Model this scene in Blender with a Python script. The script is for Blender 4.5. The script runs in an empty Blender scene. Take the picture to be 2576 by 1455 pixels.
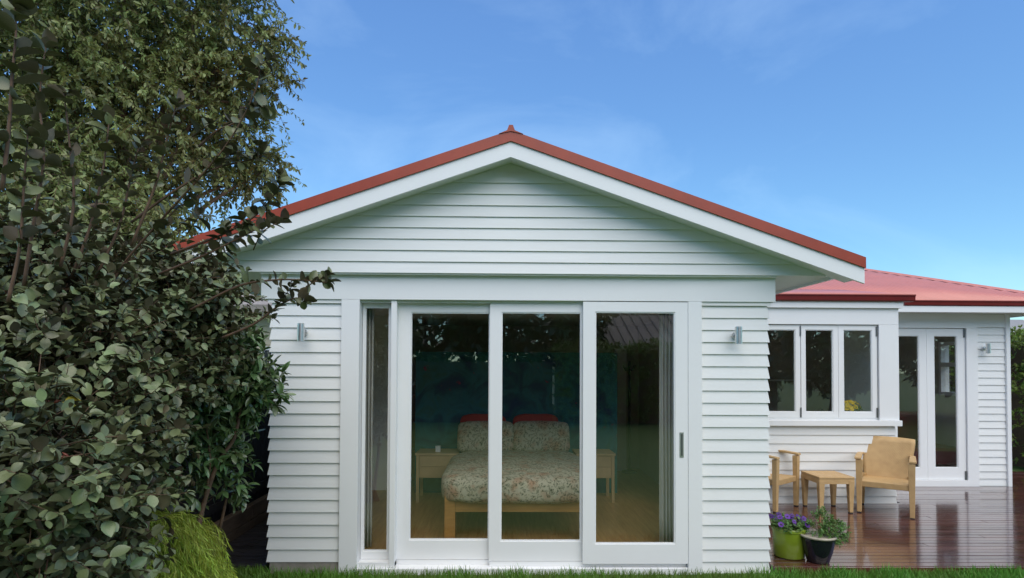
import bpy, bmesh, math, random
import numpy as np
from mathutils import Vector, Matrix
R = math.radians
random.seed(7); rng = np.random.default_rng(11)
sc = bpy.context.scene
COL = sc.collection

# ------------------------------------------------------------------ camera
FPX, PPX, PPY, CD, EYE = 1458.6, 1288.0, 886.0, 5.1, 1.75     # measured on a 2576 x 1455 copy of the photograph
ya, pt, ro = R(.92), R(1.3), R(.28)
f0 = np.array([math.sin(ya), math.cos(ya), 0]); r0 = np.array([math.cos(ya), -math.sin(ya), 0]); zu = np.array([0, 0, 1.])
AX = f0*math.cos(pt)+zu*math.sin(pt); u0 = zu*math.cos(pt)-f0*math.sin(pt)
RX = r0*math.cos(ro)+u0*math.sin(ro); UX = u0*math.cos(ro)-r0*math.sin(ro)
CAM = np.array([0, -CD, EYE])
cam = bpy.data.cameras.new('camera'); cam.sensor_width = 36; cam.lens = 36*FPX/2576
cam.shift_y = (PPY-727.5)/2576; cam.clip_start = .05; cam.clip_end = 2000
co = bpy.data.objects.new('camera', cam); COL.objects.link(co); sc.camera = co
co.matrix_world = Matrix(((RX[0], UX[0], -AX[0], CAM[0]), (RX[1], UX[1], -AX[1], CAM[1]), (RX[2], UX[2], -AX[2], CAM[2]), (0, 0, 0, 1)))
def ray(x, y): return AX+RX*(x-PPX)/FPX-UX*(y-PPY)/FPX
def oY(x, y, Y): d = ray(x, y); p = CAM+d*((Y-CAM[1])/d[1]); return float(p[0]), float(p[2])
def oZ(x, y, Z): d = ray(x, y); p = CAM+d*((Z-CAM[2])/d[2]); return float(p[0]), float(p[1])
def oD(x, y, dep): d = ray(x, y); return CAM+d*dep

# ------------------------------------------------------------------ sky, sun, exposure
SUN_EL, SUN_AZ = R(55), R(162)      # azimuth measured clockwise from +Y: behind the camera, a little to the right
w = bpy.data.worlds.new('World'); sc.world = w; w.use_nodes = True
nt = w.node_tree; nt.nodes.clear()
def N(t, typ, **k):
    n = t.nodes.new(typ)
    for a, b in k.items(): setattr(n, a, b)
    return n
out = N(nt, 'ShaderNodeOutputWorld'); bg = N(nt, 'ShaderNodeBackground'); sky = N(nt, 'ShaderNodeTexSky', sky_type='NISHITA')
sky.sun_disc = False; sky.sun_elevation = SUN_EL; sky.sun_rotation = SUN_AZ; sky.altitude = 0; sky.air_density = 1.0; sky.dust_density = .1; sky.ozone_density = 2.0
tc = N(nt, 'ShaderNodeTexCoord'); mp = N(nt, 'ShaderNodeMapping'); mp.inputs['Scale'].default_value = (1.1, 1.6, 2.4)
nz = N(nt, 'ShaderNodeTexNoise'); nz.inputs['Scale'].default_value = 1.9; nz.inputs['Detail'].default_value = 7; nz.inputs['Roughness'].default_value = .58; nz.inputs['Distortion'].default_value = .5
rp = N(nt, 'ShaderNodeValToRGB'); rp.color_ramp.elements[0].position = .47; rp.color_ramp.elements[1].position = .80
mm = N(nt, 'ShaderNodeMath', operation='MULTIPLY'); mm.inputs[1].default_value = .16
mx = N(nt, 'ShaderNodeMixRGB'); mx.inputs[2].default_value = (6.2, 8.2, 9.6, 1)
L = nt.links.new
L(tc.outputs['Generated'], mp.inputs[0]); L(mp.outputs[0], nz.inputs['Vector']); L(nz.outputs[0], rp.inputs[0]); L(rp.outputs[0], mm.inputs[0]); L(mm.outputs[0], mx.inputs[0])
sx_ = N(nt, 'ShaderNodeSeparateXYZ'); L(tc.outputs['Generated'], sx_.inputs[0]); rr_ = N(nt, 'ShaderNodeValToRGB'); L(sx_.outputs[2], rr_.inputs[0])
rr_.color_ramp.elements[0].position = .06; rr_.color_ramp.elements[0].color = (.58, .83, .87, 1); rr_.color_ramp.elements[1].position = .52; rr_.color_ramp.elements[1].color = (.80, 1.09, 1.34, 1)
mu_ = N(nt, 'ShaderNodeMixRGB', blend_type='MULTIPLY'); mu_.inputs[0].default_value = 1; L(sky.outputs[0], mu_.inputs[1]); L(rr_.outputs[0], mu_.inputs[2]); L(mu_.outputs[0], mx.inputs[1]); L(mx.outputs[0], bg.inputs[0]); bg.inputs[1].default_value = .14; L(bg.outputs[0], out.inputs[0])
sl = bpy.data.lights.new('sun', 'SUN'); sl.energy = 2.65; sl.angle = R(76); sl.color = (1, .885, .68)
so = bpy.data.objects.new('sun', sl); COL.objects.link(so); so.location = (4, -8, 12)
sd = Vector((math.sin(SUN_AZ)*math.cos(SUN_EL), math.cos(SUN_AZ)*math.cos(SUN_EL), math.sin(SUN_EL)))
so.rotation_euler = sd.to_track_quat('Z', 'Y').to_euler()
sc.view_settings.view_transform = 'Standard'; sc.view_settings.look = 'None'; sc.view_settings.exposure = 0.35; sc.view_settings.gamma = 1
sc.cycles.use_denoising = True; sc.cycles.max_bounces = 10; sc.cycles.transparent_max_bounces = 12

# ------------------------------------------------------------------ materials
MATS = {}
def mat(name, col, rough=.5, var=.12, vs=8., bump=0., bs=60., stretch=(1, 1, 1), spec=.5, metal=0., col2=None, obj_var=0., tint=False, transl=0., coat=0., rvar=0., cr=.12):
    m = bpy.data.materials.new(name); m.use_nodes = True; t = m.node_tree; b = t.nodes['Principled BSDF']; K = t.links.new
    b.inputs['Roughness'].default_value = rough; b.inputs['Metallic'].default_value = metal; b.inputs['Specular IOR Level'].default_value = spec
    if coat: b.inputs['Coat Weight'].default_value = coat; b.inputs['Coat Roughness'].default_value = cr
    tcn = N(t, 'ShaderNodeTexCoord'); mpn = N(t, 'ShaderNodeMapping'); mpn.inputs['Scale'].default_value = stretch
    K(tcn.outputs['Object'], mpn.inputs[0])
    n1 = N(t, 'ShaderNodeTexNoise'); n1.inputs['Scale'].default_value = vs; n1.inputs['Detail'].default_value = 6; n1.inputs['Roughness'].default_value = .6
    K(mpn.outputs[0], n1.inputs['Vector'])
    c2 = col2 if col2 else tuple(max(0, c*(1-var*2)) for c in col)
    r_ = N(t, 'ShaderNodeValToRGB'); r_.color_ramp.elements[0].position = .33; r_.color_ramp.elements[1].position = .67
    r_.color_ramp.elements[0].color = (*c2, 1); r_.color_ramp.elements[1].color = (*col, 1)
    K(n1.outputs[0], r_.inputs[0]); cur = r_.outputs[0]
    if obj_var or tint:
        hs = N(t, 'ShaderNodeHueSaturation'); K(cur, hs.inputs['Color']); cur = hs.outputs[0]
        v = N(t, 'ShaderNodeMath', operation='MULTIPLY_ADD'); v.inputs[1].default_value = obj_var*2; v.inputs[2].default_value = 1-obj_var
        if tint:
            at = N(t, 'ShaderNodeAttribute', attribute_name='tint'); K(at.outputs['Fac'], v.inputs[0])
            h2 = N(t, 'ShaderNodeMath', operation='MULTIPLY_ADD'); h2.inputs[1].default_value = .065; h2.inputs[2].default_value = .468; K(at.outputs['Fac'], h2.inputs[0]); K(h2.outputs[0], hs.inputs['Hue'])
        else:
            oi = N(t, 'ShaderNodeObjectInfo'); K(oi.outputs['Random'], v.inputs[0])
        K(v.outputs[0], hs.inputs['Value'])
    K(cur, b.inputs['Base Color'])
    if bump or rvar:
        n2 = N(t, 'ShaderNodeTexNoise'); n2.inputs['Scale'].default_value = bs; n2.inputs['Detail'].default_value = 5; K(mpn.outputs[0], n2.inputs['Vector'])
        if bump:
            bp = N(t, 'ShaderNodeBump'); bp.inputs['Strength'].default_value = bump; bp.inputs['Distance'].default_value = .01
            K(n2.outputs[0], bp.inputs['Height']); K(bp.outputs[0], b.inputs['Normal'])
        if rvar:
            mr = N(t, 'ShaderNodeMapRange'); mr.inputs['From Min'].default_value = .3; mr.inputs['From Max'].default_value = .7
            mr.inputs['To Min'].default_value = max(.03, rough-rvar); mr.inputs['To Max'].default_value = rough+rvar
            K(n1.outputs[0], mr.inputs[0]); K(mr.outputs[0], b.inputs['Roughness'])
    if transl:
        tr = N(t, 'ShaderNodeBsdfTranslucent'); K(cur, tr.inputs[0]); ms = N(t, 'ShaderNodeMixShader'); ms.inputs[0].default_value = transl
        K(b.outputs[0], ms.inputs[1]); K(tr.outputs[0], ms.inputs[2]); K(ms.outputs[0], t.nodes['Material Output'].inputs[0])
    MATS[name] = m; return m
mat('white_paint', (.80, .81, .795), .42, .022, 2.2, .06, 40, (1, 1, 9), spec=.4, obj_var=.022)
mat('trim_paint', (.82, .83, .83), .36, .012, 2.5, .03, 30, spec=.45)
mat('red_flashing', (.36, .050, .017), .38, .10, 4, .03, 30, spec=.5)
mat('red_gutter', (.17, .012, .010), .35, .12, 5, spec=.5)
mat('roof_red', (.66, .25, .20), .36, .05, 3, .03, 25, spec=.5)
mat('foundation', (.34, .31, .27), .85, .15, 9, .3, 40)
mat('wet_plank', (.12, .043, .031), .13, .25, 5, .07, 22, (.35, 6, 1), spec=.9, obj_var=.30, rvar=.09, coat=.7, cr=.06)
mat('dark_plank', (.035, .032, .036), .32, .25, 5, .12, 20, (.6, 5, 1), obj_var=.3, rvar=.1)
mat('floor_timber', (.52, .29, .115), .30, .16, 6, .05, 30, (8, .5, 1), col2=(.36, .18, .065))
mat('oak', (.42, .205, .055), .42, .12, 5, .04, 30, (1, 1, 6), col2=(.30, .14, .036))
mat('pale_wood', (.60, .42, .23), .5, .08, 6, .04, 30, (1, 5, 1))
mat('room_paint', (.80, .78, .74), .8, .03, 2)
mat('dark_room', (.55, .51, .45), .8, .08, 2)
mat('steel', (.74, .74, .73), .34, .04, 30, metal=1.)
mat('dark_steel', (.22, .23, .24), .35, .05, 30, metal=.9)
mat('rubber', (.02, .02, .02), .6, .1)
mat('fence_black', (.018, .016, .018), .7, .25, 6, .2, 30, (4, 4, .5))
mat('sleeper', (.15, .10, .065), .8, .25, 5, .3, 25, (3, .6, 3))
mat('curtain', (.60, .59, .54), .85, .06, 5, .05, 120)
mat('red_cushion', (.42, .045, .025), .8, .1, 20, .1, 90)
mat('red_leather', (.24, .022, .024), .35, .12, 6, .05, 50)
mat('green_glaze', (.24, .33, .025), .28, .10, 4, .03, 20, coat=.4)
mat('black_glaze', (.012, .013, .018), .16, .1, 5, coat=.4)
mat('pale_rim', (.50, .44, .34), .5, .15, 20)
mat('soil', (.045, .028, .018), .95, .3, 30, .6, 60)
mat('bark', (.21, .155, .10), .85, .22, 8, .5, 40, (1, 1, .35))
mat('twig', (.15, .085, .05), .75, .2, 20)
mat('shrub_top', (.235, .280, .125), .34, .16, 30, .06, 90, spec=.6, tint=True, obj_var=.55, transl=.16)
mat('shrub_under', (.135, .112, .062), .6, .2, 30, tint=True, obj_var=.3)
mat('camellia_leaf', (.115, .185, .065), .30, .16, 30, .05, 80, spec=.55, tint=True, obj_var=.45, coat=.15)
mat('tree_leaf', (.245, .285, .095), .42, .15, 20, tint=True, obj_var=.55, transl=.28)
mat('lime_frond', (.40, .50, .055), .55, .15, 10, tint=True, obj_var=.40, transl=.2)
mat('hedge_leaf', (.22, .32, .055), .45, .15, 10, tint=True, obj_var=.5, transl=.2)
mat('herb_leaf', (.15, .27, .065), .5, .15, 10, tint=True, obj_var=.35, transl=.2)
mat('yellow_leaf', (.62, .50, .05), .5, .15, 20)
mat('red_bud', (.20, .045, .022), .5, .2, 20)
mat('grass_blade', (.115, .235, .024), .55, .12, 6, tint=True, obj_var=.45, transl=.15)
mat('lawn', (.085, .16, .030), .9, .2, 5, .4, 60, col2=(.06, .115, .022))
mat('petal', (.10, .026, .25), .6, .2, 60, obj_var=.4)
mat('petal_dark', (.022, .006, .05), .6, .2, 60)
mat('yellow_petal', (.72, .50, .02), .6, .2, 40)
mat('cream_board', (.60, .52, .38), .6, .04, 3)
mat('brick_pink', (.34, .22, .18), .85, .15, 12, .2, 50)
mat('tile_roof', (.42, .37, .33), .8, .2, 6, .2, 30)
mat('grey_roof', (.30, .29, .28), .7, .08, 4)
mat('brown_fence', (.10, .06, .04), .8, .25, 5, .2, 30, (5, 5, .6), obj_var=.3)
mat('charcoal', (.02, .02, .022), .5, .1)
mat('white_gloss', (.75, .75, .73), .35, .03)

def special(name, fn):
    m = bpy.data.materials.new(name); m.use_nodes = True; fn(m.node_tree, m.node_tree.nodes['Principled BSDF'], m.node_tree.links.new); MATS[name] = m
def f_glass(t, b, K):
    t.nodes.remove(b); ge = N(t, 'ShaderNodeNewGeometry'); dt = N(t, 'ShaderNodeVectorMath', operation='DOT_PRODUCT'); K(ge.outputs['Normal'], dt.inputs[0]); K(ge.outputs['Incoming'], dt.inputs[1])
    ab = N(t, 'ShaderNodeMath', operation='ABSOLUTE'); K(dt.outputs['Value'], ab.inputs[0]); om = N(t, 'ShaderNodeMath', operation='SUBTRACT'); om.inputs[0].default_value = 1; K(ab.outputs[0], om.inputs[1])
    pw5 = N(t, 'ShaderNodeMath', operation='POWER'); pw5.inputs[1].default_value = 5; K(om.outputs[0], pw5.inputs[0]); fr = N(t, 'ShaderNodeMath', operation='MULTIPLY_ADD'); fr.inputs[1].default_value = .84; fr.inputs[2].default_value = .16; K(pw5.outputs[0], fr.inputs[0])   # Schlick reflectance of a double-glazed unit, four faces
    tr = N(t, 'ShaderNodeBsdfTransparent'); tr.inputs[0].default_value = (.95, .97, .96, 1)
    gl = N(t, 'ShaderNodeBsdfGlossy'); gl.inputs['Roughness'].default_value = .0; gl.inputs[0].default_value = (1, 1, 1, 1)
    ms = N(t, 'ShaderNodeMixShader'); K(fr.outputs[0], ms.inputs[0]); K(tr.outputs[0], ms.inputs[1]); K(gl.outputs[0], ms.inputs[2]); K(ms.outputs[0], t.nodes['Material Output'].inputs[0])
special('glass', f_glass)
def f_duvet(t, b, K):
    b.inputs['Roughness'].default_value = .9
    tcn = N(t, 'ShaderNodeTexCoord'); nzz = N(t, 'ShaderNodeTexNoise'); nzz.inputs['Scale'].default_value = 9; nzz.inputs['Detail'].default_value = 2; K(tcn.outputs['Object'], nzz.inputs['Vector'])
    ad = N(t, 'ShaderNodeMixRGB', blend_type='LINEAR_LIGHT'); ad.inputs[0].default_value = .10; K(tcn.outputs['Object'], ad.inputs[1]); K(nzz.outputs['Color'], ad.inputs[2])
    wv = N(t, 'ShaderNodeTexVoronoi', feature='F1'); wv.inputs['Scale'].default_value = 34; K(ad.outputs[0], wv.inputs['Vector'])
    rr = N(t, 'ShaderNodeValToRGB'); e = rr.color_ramp.elements; e[0].position = .20; e[0].color = (.08, .08, .052, 1); e[1].position = .62; e[1].color = (.44, .40, .30, 1)
    x = e.new(.33); x.color = (.42, .38, .28, 1); x = e.new(.40); x.color = (.13, .12, .08, 1); x = e.new(.47); x.color = (.40, .36, .26, 1)
    K(wv.outputs['Distance'], rr.inputs[0])
    n3 = N(t, 'ShaderNodeTexNoise'); n3.inputs['Scale'].default_value = 7.5; n3.inputs['Detail'].default_value = 4; K(tcn.outputs['Object'], n3.inputs['Vector'])
    r3 = N(t, 'ShaderNodeValToRGB'); r3.color_ramp.elements[0].position = .50; r3.color_ramp.elements[1].position = .68; K(n3.outputs[0], r3.inputs[0])
    mxx = N(t, 'ShaderNodeMixRGB', blend_type='MULTIPLY'); mxx.inputs[2].default_value = (.90, .58, .50, 1); K(r3.outputs[0], mxx.inputs[0]); K(rr.outputs[0], mxx.inputs[1])
    K(mxx.outputs[0], b.inputs['Base Color'])
    bp = N(t, 'ShaderNodeBump'); bp.inputs['Strength'].default_value = .5; bp.inputs['Distance'].default_value = .02; n4 = N(t, 'ShaderNodeTexNoise'); n4.inputs['Scale'].default_value = 7; K(tcn.outputs['Object'], n4.inputs['Vector']); K(n4.outputs[0], bp.inputs['Height']); K(bp.outputs[0], b.inputs['Normal'])
special('duvet', f_duvet)
def f_teal(t, b, K):
    b.inputs['Roughness'].default_value = .7
    tcn = N(t, 'ShaderNodeTexCoord'); n1 = N(t, 'ShaderNodeTexNoise'); n1.inputs['Scale'].default_value = 3.2; n1.inputs['Detail'].default_value = 8; n1.inputs['Distortion'].default_value = 1.2; K(tcn.outputs['Object'], n1.inputs['Vector'])
    rr = N(t, 'ShaderNodeValToRGB'); e = rr.color_ramp.elements; e[0].position = .30; e[0].color = (.008, .045, .11, 1); e[1].position = .72; e[1].color = (.03, .13, .08, 1)
    x = e.new(.45); x.color = (.013, .11, .13, 1); x = e.new(.56); x.color = (.026, .18, .20, 1)
    K(n1.outputs[0], rr.inputs[0]); n2 = N(t, 'ShaderNodeTexNoise'); n2.inputs['Scale'].default_value = 5; n2.inputs['Detail'].default_value = 5; K(tcn.outputs['Object'], n2.inputs['Vector'])
    r2 = N(t, 'ShaderNodeValToRGB'); r2.color_ramp.elements[0].position = .66; r2.color_ramp.elements[1].position = .70; K(n2.outputs[0], r2.inputs[0])
    mxx = N(t, 'ShaderNodeMixRGB'); mxx.inputs[2].default_value = (.30, .02, .05, 1); K(r2.outputs[0], mxx.inputs[0]); K(rr.outputs[0], mxx.inputs[1]); K(mxx.outputs[0], b.inputs['Base Color'])
special('teal_painting', f_teal)
def f_wicker(t, b, K):
    b.inputs['Roughness'].default_value = .5
    tcn = N(t, 'ShaderNodeTexCoord'); sp = N(t, 'ShaderNodeSeparateXYZ'); K(tcn.outputs['Object'], sp.inputs[0])
    def wave(sock, sc_):
        m_ = N(t, 'ShaderNodeMath', operation='MULTIPLY'); m_.inputs[1].default_value = sc_; K(sock, m_.inputs[0]); s_ = N(t, 'ShaderNodeMath', operation='SINE'); K(m_.outputs[0], s_.inputs[0]); return s_.outputs[0]
    axy = N(t, 'ShaderNodeMath', operation='ADD'); K(sp.outputs[0], axy.inputs[0]); K(sp.outputs[1], axy.inputs[1])
    ml = N(t, 'ShaderNodeMath', operation='MULTIPLY'); K(wave(axy.outputs[0], 320), ml.inputs[0]); K(wave(sp.outputs[2], 420), ml.inputs[1])
    rr = N(t, 'ShaderNodeValToRGB'); rr.color_ramp.elements[0].position = .0; rr.color_ramp.elements[0].color = (.41, .25, .105, 1); rr.color_ramp.elements[1].position = .7; rr.color_ramp.elements[1].color = (.58, .385, .175, 1)
    nn = N(t, 'ShaderNodeTexNoise'); nn.inputs['Scale'].default_value = 14; nn.inputs['Detail'].default_value = 5; K(tcn.outputs['Object'], nn.inputs['Vector'])
    ad = N(t, 'ShaderNodeMath', operation='MULTIPLY_ADD'); ad.inputs[1].default_value = .32; K(ml.outputs[0], ad.inputs[0]); K(nn.outputs[0], ad.inputs[2]); K(ad.outputs[0], rr.inputs[0]); K(rr.outputs[0], b.inputs['Base Color'])
    bp = N(t, 'ShaderNodeBump'); bp.inputs['Strength'].default_value = .35; bp.inputs['Distance'].default_value = .003; K(ml.outputs[0], bp.inputs['Height']); K(bp.outputs[0], b.inputs['Normal'])
special('wicker', f_wicker)

# ------------------------------------------------------------------ mesh helpers
class MB:
    def __init__(s): s.v = []; s.f = []
    def add(s, vs, fs): o = len(s.v); s.v += [tuple(map(float, p)) for p in vs]; s.f += [tuple(i+o for i in q) for q in fs]; return s
    def box(s, x0, x1, y0, y1, z0, z1):
        return s.add([(x, y, z) for z in (z0, z1) for y in (y0, y1) for x in (x0, x1)], [(0, 2, 3, 1), (4, 5, 7, 6), (0, 1, 5, 4), (2, 6, 7, 3), (0, 4, 6, 2), (1, 3, 7, 5)])
    def prism(s, poly, y0, y1):               # (x, z) outline pushed along y
        n = len(poly); s.add([(x, y0, z) for x, z in poly]+[(x, y1, z) for x, z in poly], [tuple(range(n)), tuple(range(2*n-1, n-1, -1))]+[(i, i+n, (i+1) % n+n, (i+1) % n) for i in range(n)]); return s
    def prismx(s, poly, x0, x1):              # (y, z) outline pushed along x
        n = len(poly); s.add([(x0, y, z) for y, z in poly]+[(x1, y, z) for y, z in poly], [tuple(range(n)), tuple(range(2*n-1, n-1, -1))]+[(i, i+n, (i+1) % n+n, (i+1) % n) for i in range(n)]); return s
    def hexa(s, b, t):                        # four bottom points, four top points
        return s.add(list(b)+list(t), [(3, 2, 1, 0), (4, 5, 6, 7)]+[(i, (i+1) % 4, (i+1) % 4+4, i+4) for i in range(4)])
    def lathe(s, prof, n=28, c=(0, 0, 0)):
        o = len(s.v)
        for r, z in prof: s.v += [(c[0]+r*math.cos(2*math.pi*k/n), c[1]+r*math.sin(2*math.pi*k/n), c[2]+z) for k in range(n)]
        for j in range(len(prof)-1): s.f += [(o+j*n+k, o+j*n+(k+1) % n, o+(j+1)*n+(k+1) % n, o+(j+1)*n+k) for k in range(n)]
        s.f.append(tuple(o+k for k in range(n-1, -1, -1))); s.f.append(tuple(o+(len(prof)-1)*n+k for k in range(n))); return s
    def tube(s, pts, rad, n=7):
        pts = [Vector(p) for p in pts]; o = len(s.v)
        for i, p in enumerate(pts):
            d = (pts[min(i+1, len(pts)-1)]-pts[max(i-1, 0)]).normalized(); a = d.cross(Vector((.31, .87, .21))).normalized(); b = d.cross(a); r = rad[i] if hasattr(rad, '__len__') else rad
            s.v += [tuple(p+a*(r*math.cos(2*math.pi*k/n))+b*(r*math.sin(2*math.pi*k/n))) for k in range(n)]
        for j in range(len(pts)-1): s.f += [(o+j*n+k, o+j*n+(k+1) % n, o+(j+1)*n+(k+1) % n, o+(j+1)*n+k) for k in range(n)]
        s.f.append(tuple(o+k for k in range(n-1, -1, -1))); s.f.append(tuple(o+(len(pts)-1)*n+k for k in range(n))); return s
    def build(s, name, m, parent=None, smooth=False, bevel=0):
        me = bpy.data.meshes.new(name); me.from_pydata(s.v, [], s.f); me.validate()
        bm = bmesh.new(); bm.from_mesh(me); bmesh.ops.recalc_face_normals(bm, faces=bm.faces)
        if bevel: bmesh.ops.bevel(bm, geom=list(bm.edges), offset=bevel, segments=2, affect='EDGES', profile=.6)
        bm.to_mesh(me); bm.free()
        if smooth:
            for p in me.polygons: p.use_smooth = True
        return link(name, me, m, parent)
def link(name, me, m, parent=None):
    if m and not me.materials: me.materials.append(MATS[m])
    o = bpy.data.objects.new(name, me); COL.objects.link(o)
    if parent: o.parent = parent
    return o
def smooth_by_angle(o, ang=40):
    me = o.data
    for p in me.polygons: p.use_smooth = True
    bm = bmesh.new(); bm.from_mesh(me)
    for e in bm.edges:
        if len(e.link_faces) == 2 and e.calc_face_angle() > R(ang): e.smooth = False
    bm.to_mesh(me); bm.free(); return o
def tag(o, label=None, cat=None, group=None, kind=None):
    for k, v in (('label', label), ('category', cat), ('group', group), ('kind', kind)):
        if v: o[k] = v
    return o
def thing(name, label, cat, loc=(0, 0, 0), rz=0, group=None):
    o = bpy.data.objects.new(name, None); COL.objects.link(o); o.location = loc; o.rotation_euler = (0, 0, rz); o.empty_display_size = .1
    return tag(o, label, cat, group)
def boxp(name, m, parent, *b, bevel=0): return MB().box(*b).build(name, m, parent, bevel=bevel)

# ------------------------------------------------------------------ ground
GZ = -.06
g = MB().add([(-150, -150, GZ), (150, -150, GZ), (150, 150, GZ), (-150, 150, GZ)], [(0, 1, 2, 3)]).build('ground', 'lawn'); tag(g, kind='structure')

# ------------------------------------------------------------------ house
H = thing('weatherboard_house', 'white weatherboard house with red roof, glazed gable wing and kitchen wing', 'house')
PB, PT = .021, .006
def board(x0b, x1b, x0t, x1t, z0, h, y, m='white_paint'):     # bevel-back board facing -Y
    return MB().hexa([(x0b, y-PB, z0), (x1b, y-PB, z0), (x1b, y, z0), (x0b, y, z0)], [(x0t, y-PT, z0+h), (x1t, y-PT, z0+h), (x1t, y, z0+h), (x0t, y, z0+h)]).build('weatherboard', m, H)
def board_side(X, sx, y0, y1, z0, h, mit=True):               # board on a side wall, facing sx
    a = PB if mit else 0; b = PT if mit else 0
    return MB().hexa([(X+sx*PB, y0-a, z0), (X+sx*PB, y1, z0), (X, y1, z0), (X, y0, z0)], [(X+sx*PT, y0-b, z0+h), (X+sx*PT, y1, z0+h), (X, y1, z0+h), (X, y0, z0+h)]).build('weatherboard', 'white_paint', H)
XL, XR, PW, Z0 = -2.012, 2.336, .1068, .040
AL0, AL1 = oY(855, 1000, -.06)[0], oY(901, 1000, -.06)[0]; AR0, AR1 = oY(1733, 1000, -.06)[0], oY(1768, 1000, -.06)[0]
HB = 2.316
DW0, DW1, DWZ0, DWZ1 = .55, 2.05, .70, 2.27      # unseen bedroom window on the deck side, added to brighten the room
for i in range(21):
    z = Z0+i*PW
    board(XL-PB, AL0+.004, XL-PT, AL0+.004, z, PW, 0); board(AR1-.004, XR+PB, AR1-.004, XR+PT, z, PW, 0)
    board_side(XL, -1, 0, 6.5, z, PW)
    if z+PW < DWZ0 or z > DWZ1: board_side(XR, 1, 0, 2.30, z, PW)
    else: board_side(XR, 1, 0, DW0, z, PW); board_side(XR, 1, DW1, 2.30, z, PW, False)
board(AR1-.004, XR+PB, AR1-.004, XR+PT, Z0-PW, PW, 0); board_side(XR, 1, 0, 2.30, Z0-PW, PW)
top = Z0+21*PW
boxp('cover_strip', 'white_paint', H, XL-.03, AL0-.002, -.03, .0, top+.001, HB-.001); boxp('cover_strip', 'white_paint', H, AR1+.002, XR+.03, -.03, .0, top+.001, HB-.001)
# backing walls, foundation
wl = MB().box(XL, AL0+.06, .001, .10, -.05, 2.6).box(AR1-.06, XR, .001, .10, -.05, 2.6).box(AL0+.06, AR1-.06, .001, .10, HB+.02, 2.6)
wl.box(XL+.001, XL+.10, .101, 6.5, -.05, 2.6).box(XR-.10, XR-.001, .101, DW0, -.05, 2.6).box(XR-.10, XR-.001, DW1, 4.6, -.05, 2.6).box(XR-.10, XR-.001, DW0, DW1, -.05, DWZ0-.05).box(XR-.10, XR-.001, DW0, DW1, DWZ1, 2.6)
wl.build('wall', 'room_paint', H)
MB().box(XL+.006, AL0+.02, -.012, .0, -.30, Z0-.001).build('foundation', 'foundation', H)
MB().box(XR-.2, XR+.004, .0, 2.3, -.30, Z0-PW).build('foundation', 'brick_pink', H)
# header and door architraves
boxp('header_board', 'trim_paint', H, -2.10, 2.40, -.046, -.001, HB, 2.54, bevel=.003)
boxp('header_return', 'trim_paint', H, -2.10, XL-.001, .0, 6.4, HB, 2.54); boxp('header_return', 'trim_paint', H, XR+.001, 2.40, .0, 2.30, HB, 2.54)
boxp('architrave', 'trim_paint', H, AL0, AL1, -.046, .0, -.10, HB-.001, bevel=.003); boxp('architrave', 'trim_paint', H, AR0, AR1, -.046, .0, -.10, HB-.001, bevel=.003)
# jamb linings and head
boxp('jamb', 'trim_paint', H, AL1-.03, AL1-.002, .001, .14, -.06, HB-.02); boxp('jamb', 'trim_paint', H, AR0+.004, AR0+.03, .001, .14, -.06, HB-.02)
boxp('door_head', 'trim_paint', H, AL1, AR0, .001, .14, HB-.02, HB+.018)
boxp('door_sill', 'trim_paint', H, AL1+.001, AR0-.001, -.055, .13, -.10, -.008, bevel=.003)
# gable
GY = -.095
apx, apz = oY(1285, 395, -.335)
slope = .3494
def rake(x, dz=0): return apz+dz-slope*abs(x-apx)
GB = oY(1285, 688.5, GY-PB)[1]; GP = .0985
i = 0
while True:
    z = GB+i*GP; zt = z+GP
    if z > apz-.05: break
    hb = (apz+.03-z)/slope; ht = (apz+.03-zt)/slope
    lim = 2.83
    xb = min(hb, lim); xt = min(max(ht, .02), lim)
    board(apx-xb, apx+xb, apx-xt, apx+xt, z, min(GP, apz+.03-z), GY); i += 1
MB().prism([(apx-lim+.01, GB+.004), (apx+lim-.01, GB+.004), (apx, apz+.03)], GY+.002, .0).build('gable_wall', 'white_paint', H)
boxp('gable_lip', 'white_paint', H, -2.09, 2.39, GY-.004, -.002, GB-.012, GB+.002)
# eave soffits, side fascias
for sx, xw in ((-1, XL), (1, XR)):
    xo = apx+sx*2.83
    boxp('eave_soffit', 'white_paint', H, min(xw, xo), max(xw, xo), GY+.001, 6.5 if sx < 0 else 4.2, GB+.002, GB+.014)
    boxp('eave_fascia', 'trim_paint', H, min(xo, xo+sx*.03), max(xo, xo+sx*.03), -.09, 6.5 if sx < 0 else 4.2, GB-.02, GB+.14)
# barge boards, flashings, roof, ridge cap
BX = oY(2175, 690, -.335)[0]-apx
for sx in (-1, 1):
    def q(d, zoff): return (apx+sx*d, apz+zoff-slope*d)
    MB().prism([q(0, 0), q(BX, 0), q(BX, .131), q(0, .131)], -.335, -.310).build('barge_board', 'trim_paint', H)
    MB().prism([q(0, .128), q(BX+.004, .128), q(BX+.004, .218), q(0, .218)], -.351, -.3365).build('barge_flashing', 'red_flashing', H)
    MB().prism([q(0, .203), q(BX+.004, .203), q(BX+.004, .218), q(0, .218)], -.3364, 6.6).build('roof_sheet', 'roof_red', H)
    MB().prism([q(0, .03), q(BX-.03, .03), q(BX-.03, .045), q(0, .045)], -.309, GY).build('rake_soffit', 'white_paint', H)
rz = apz+.218
MB().prism([(apx-.10, rz-.033), (apx-.032, rz-.004), (apx-.016, rz+.040), (apx+.016, rz+.040), (apx+.032, rz-.004), (apx+.10, rz-.033), (apx, rz-.012)], -.359, 6.6).build('ridge_cap', 'red_flashing', H)

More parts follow.
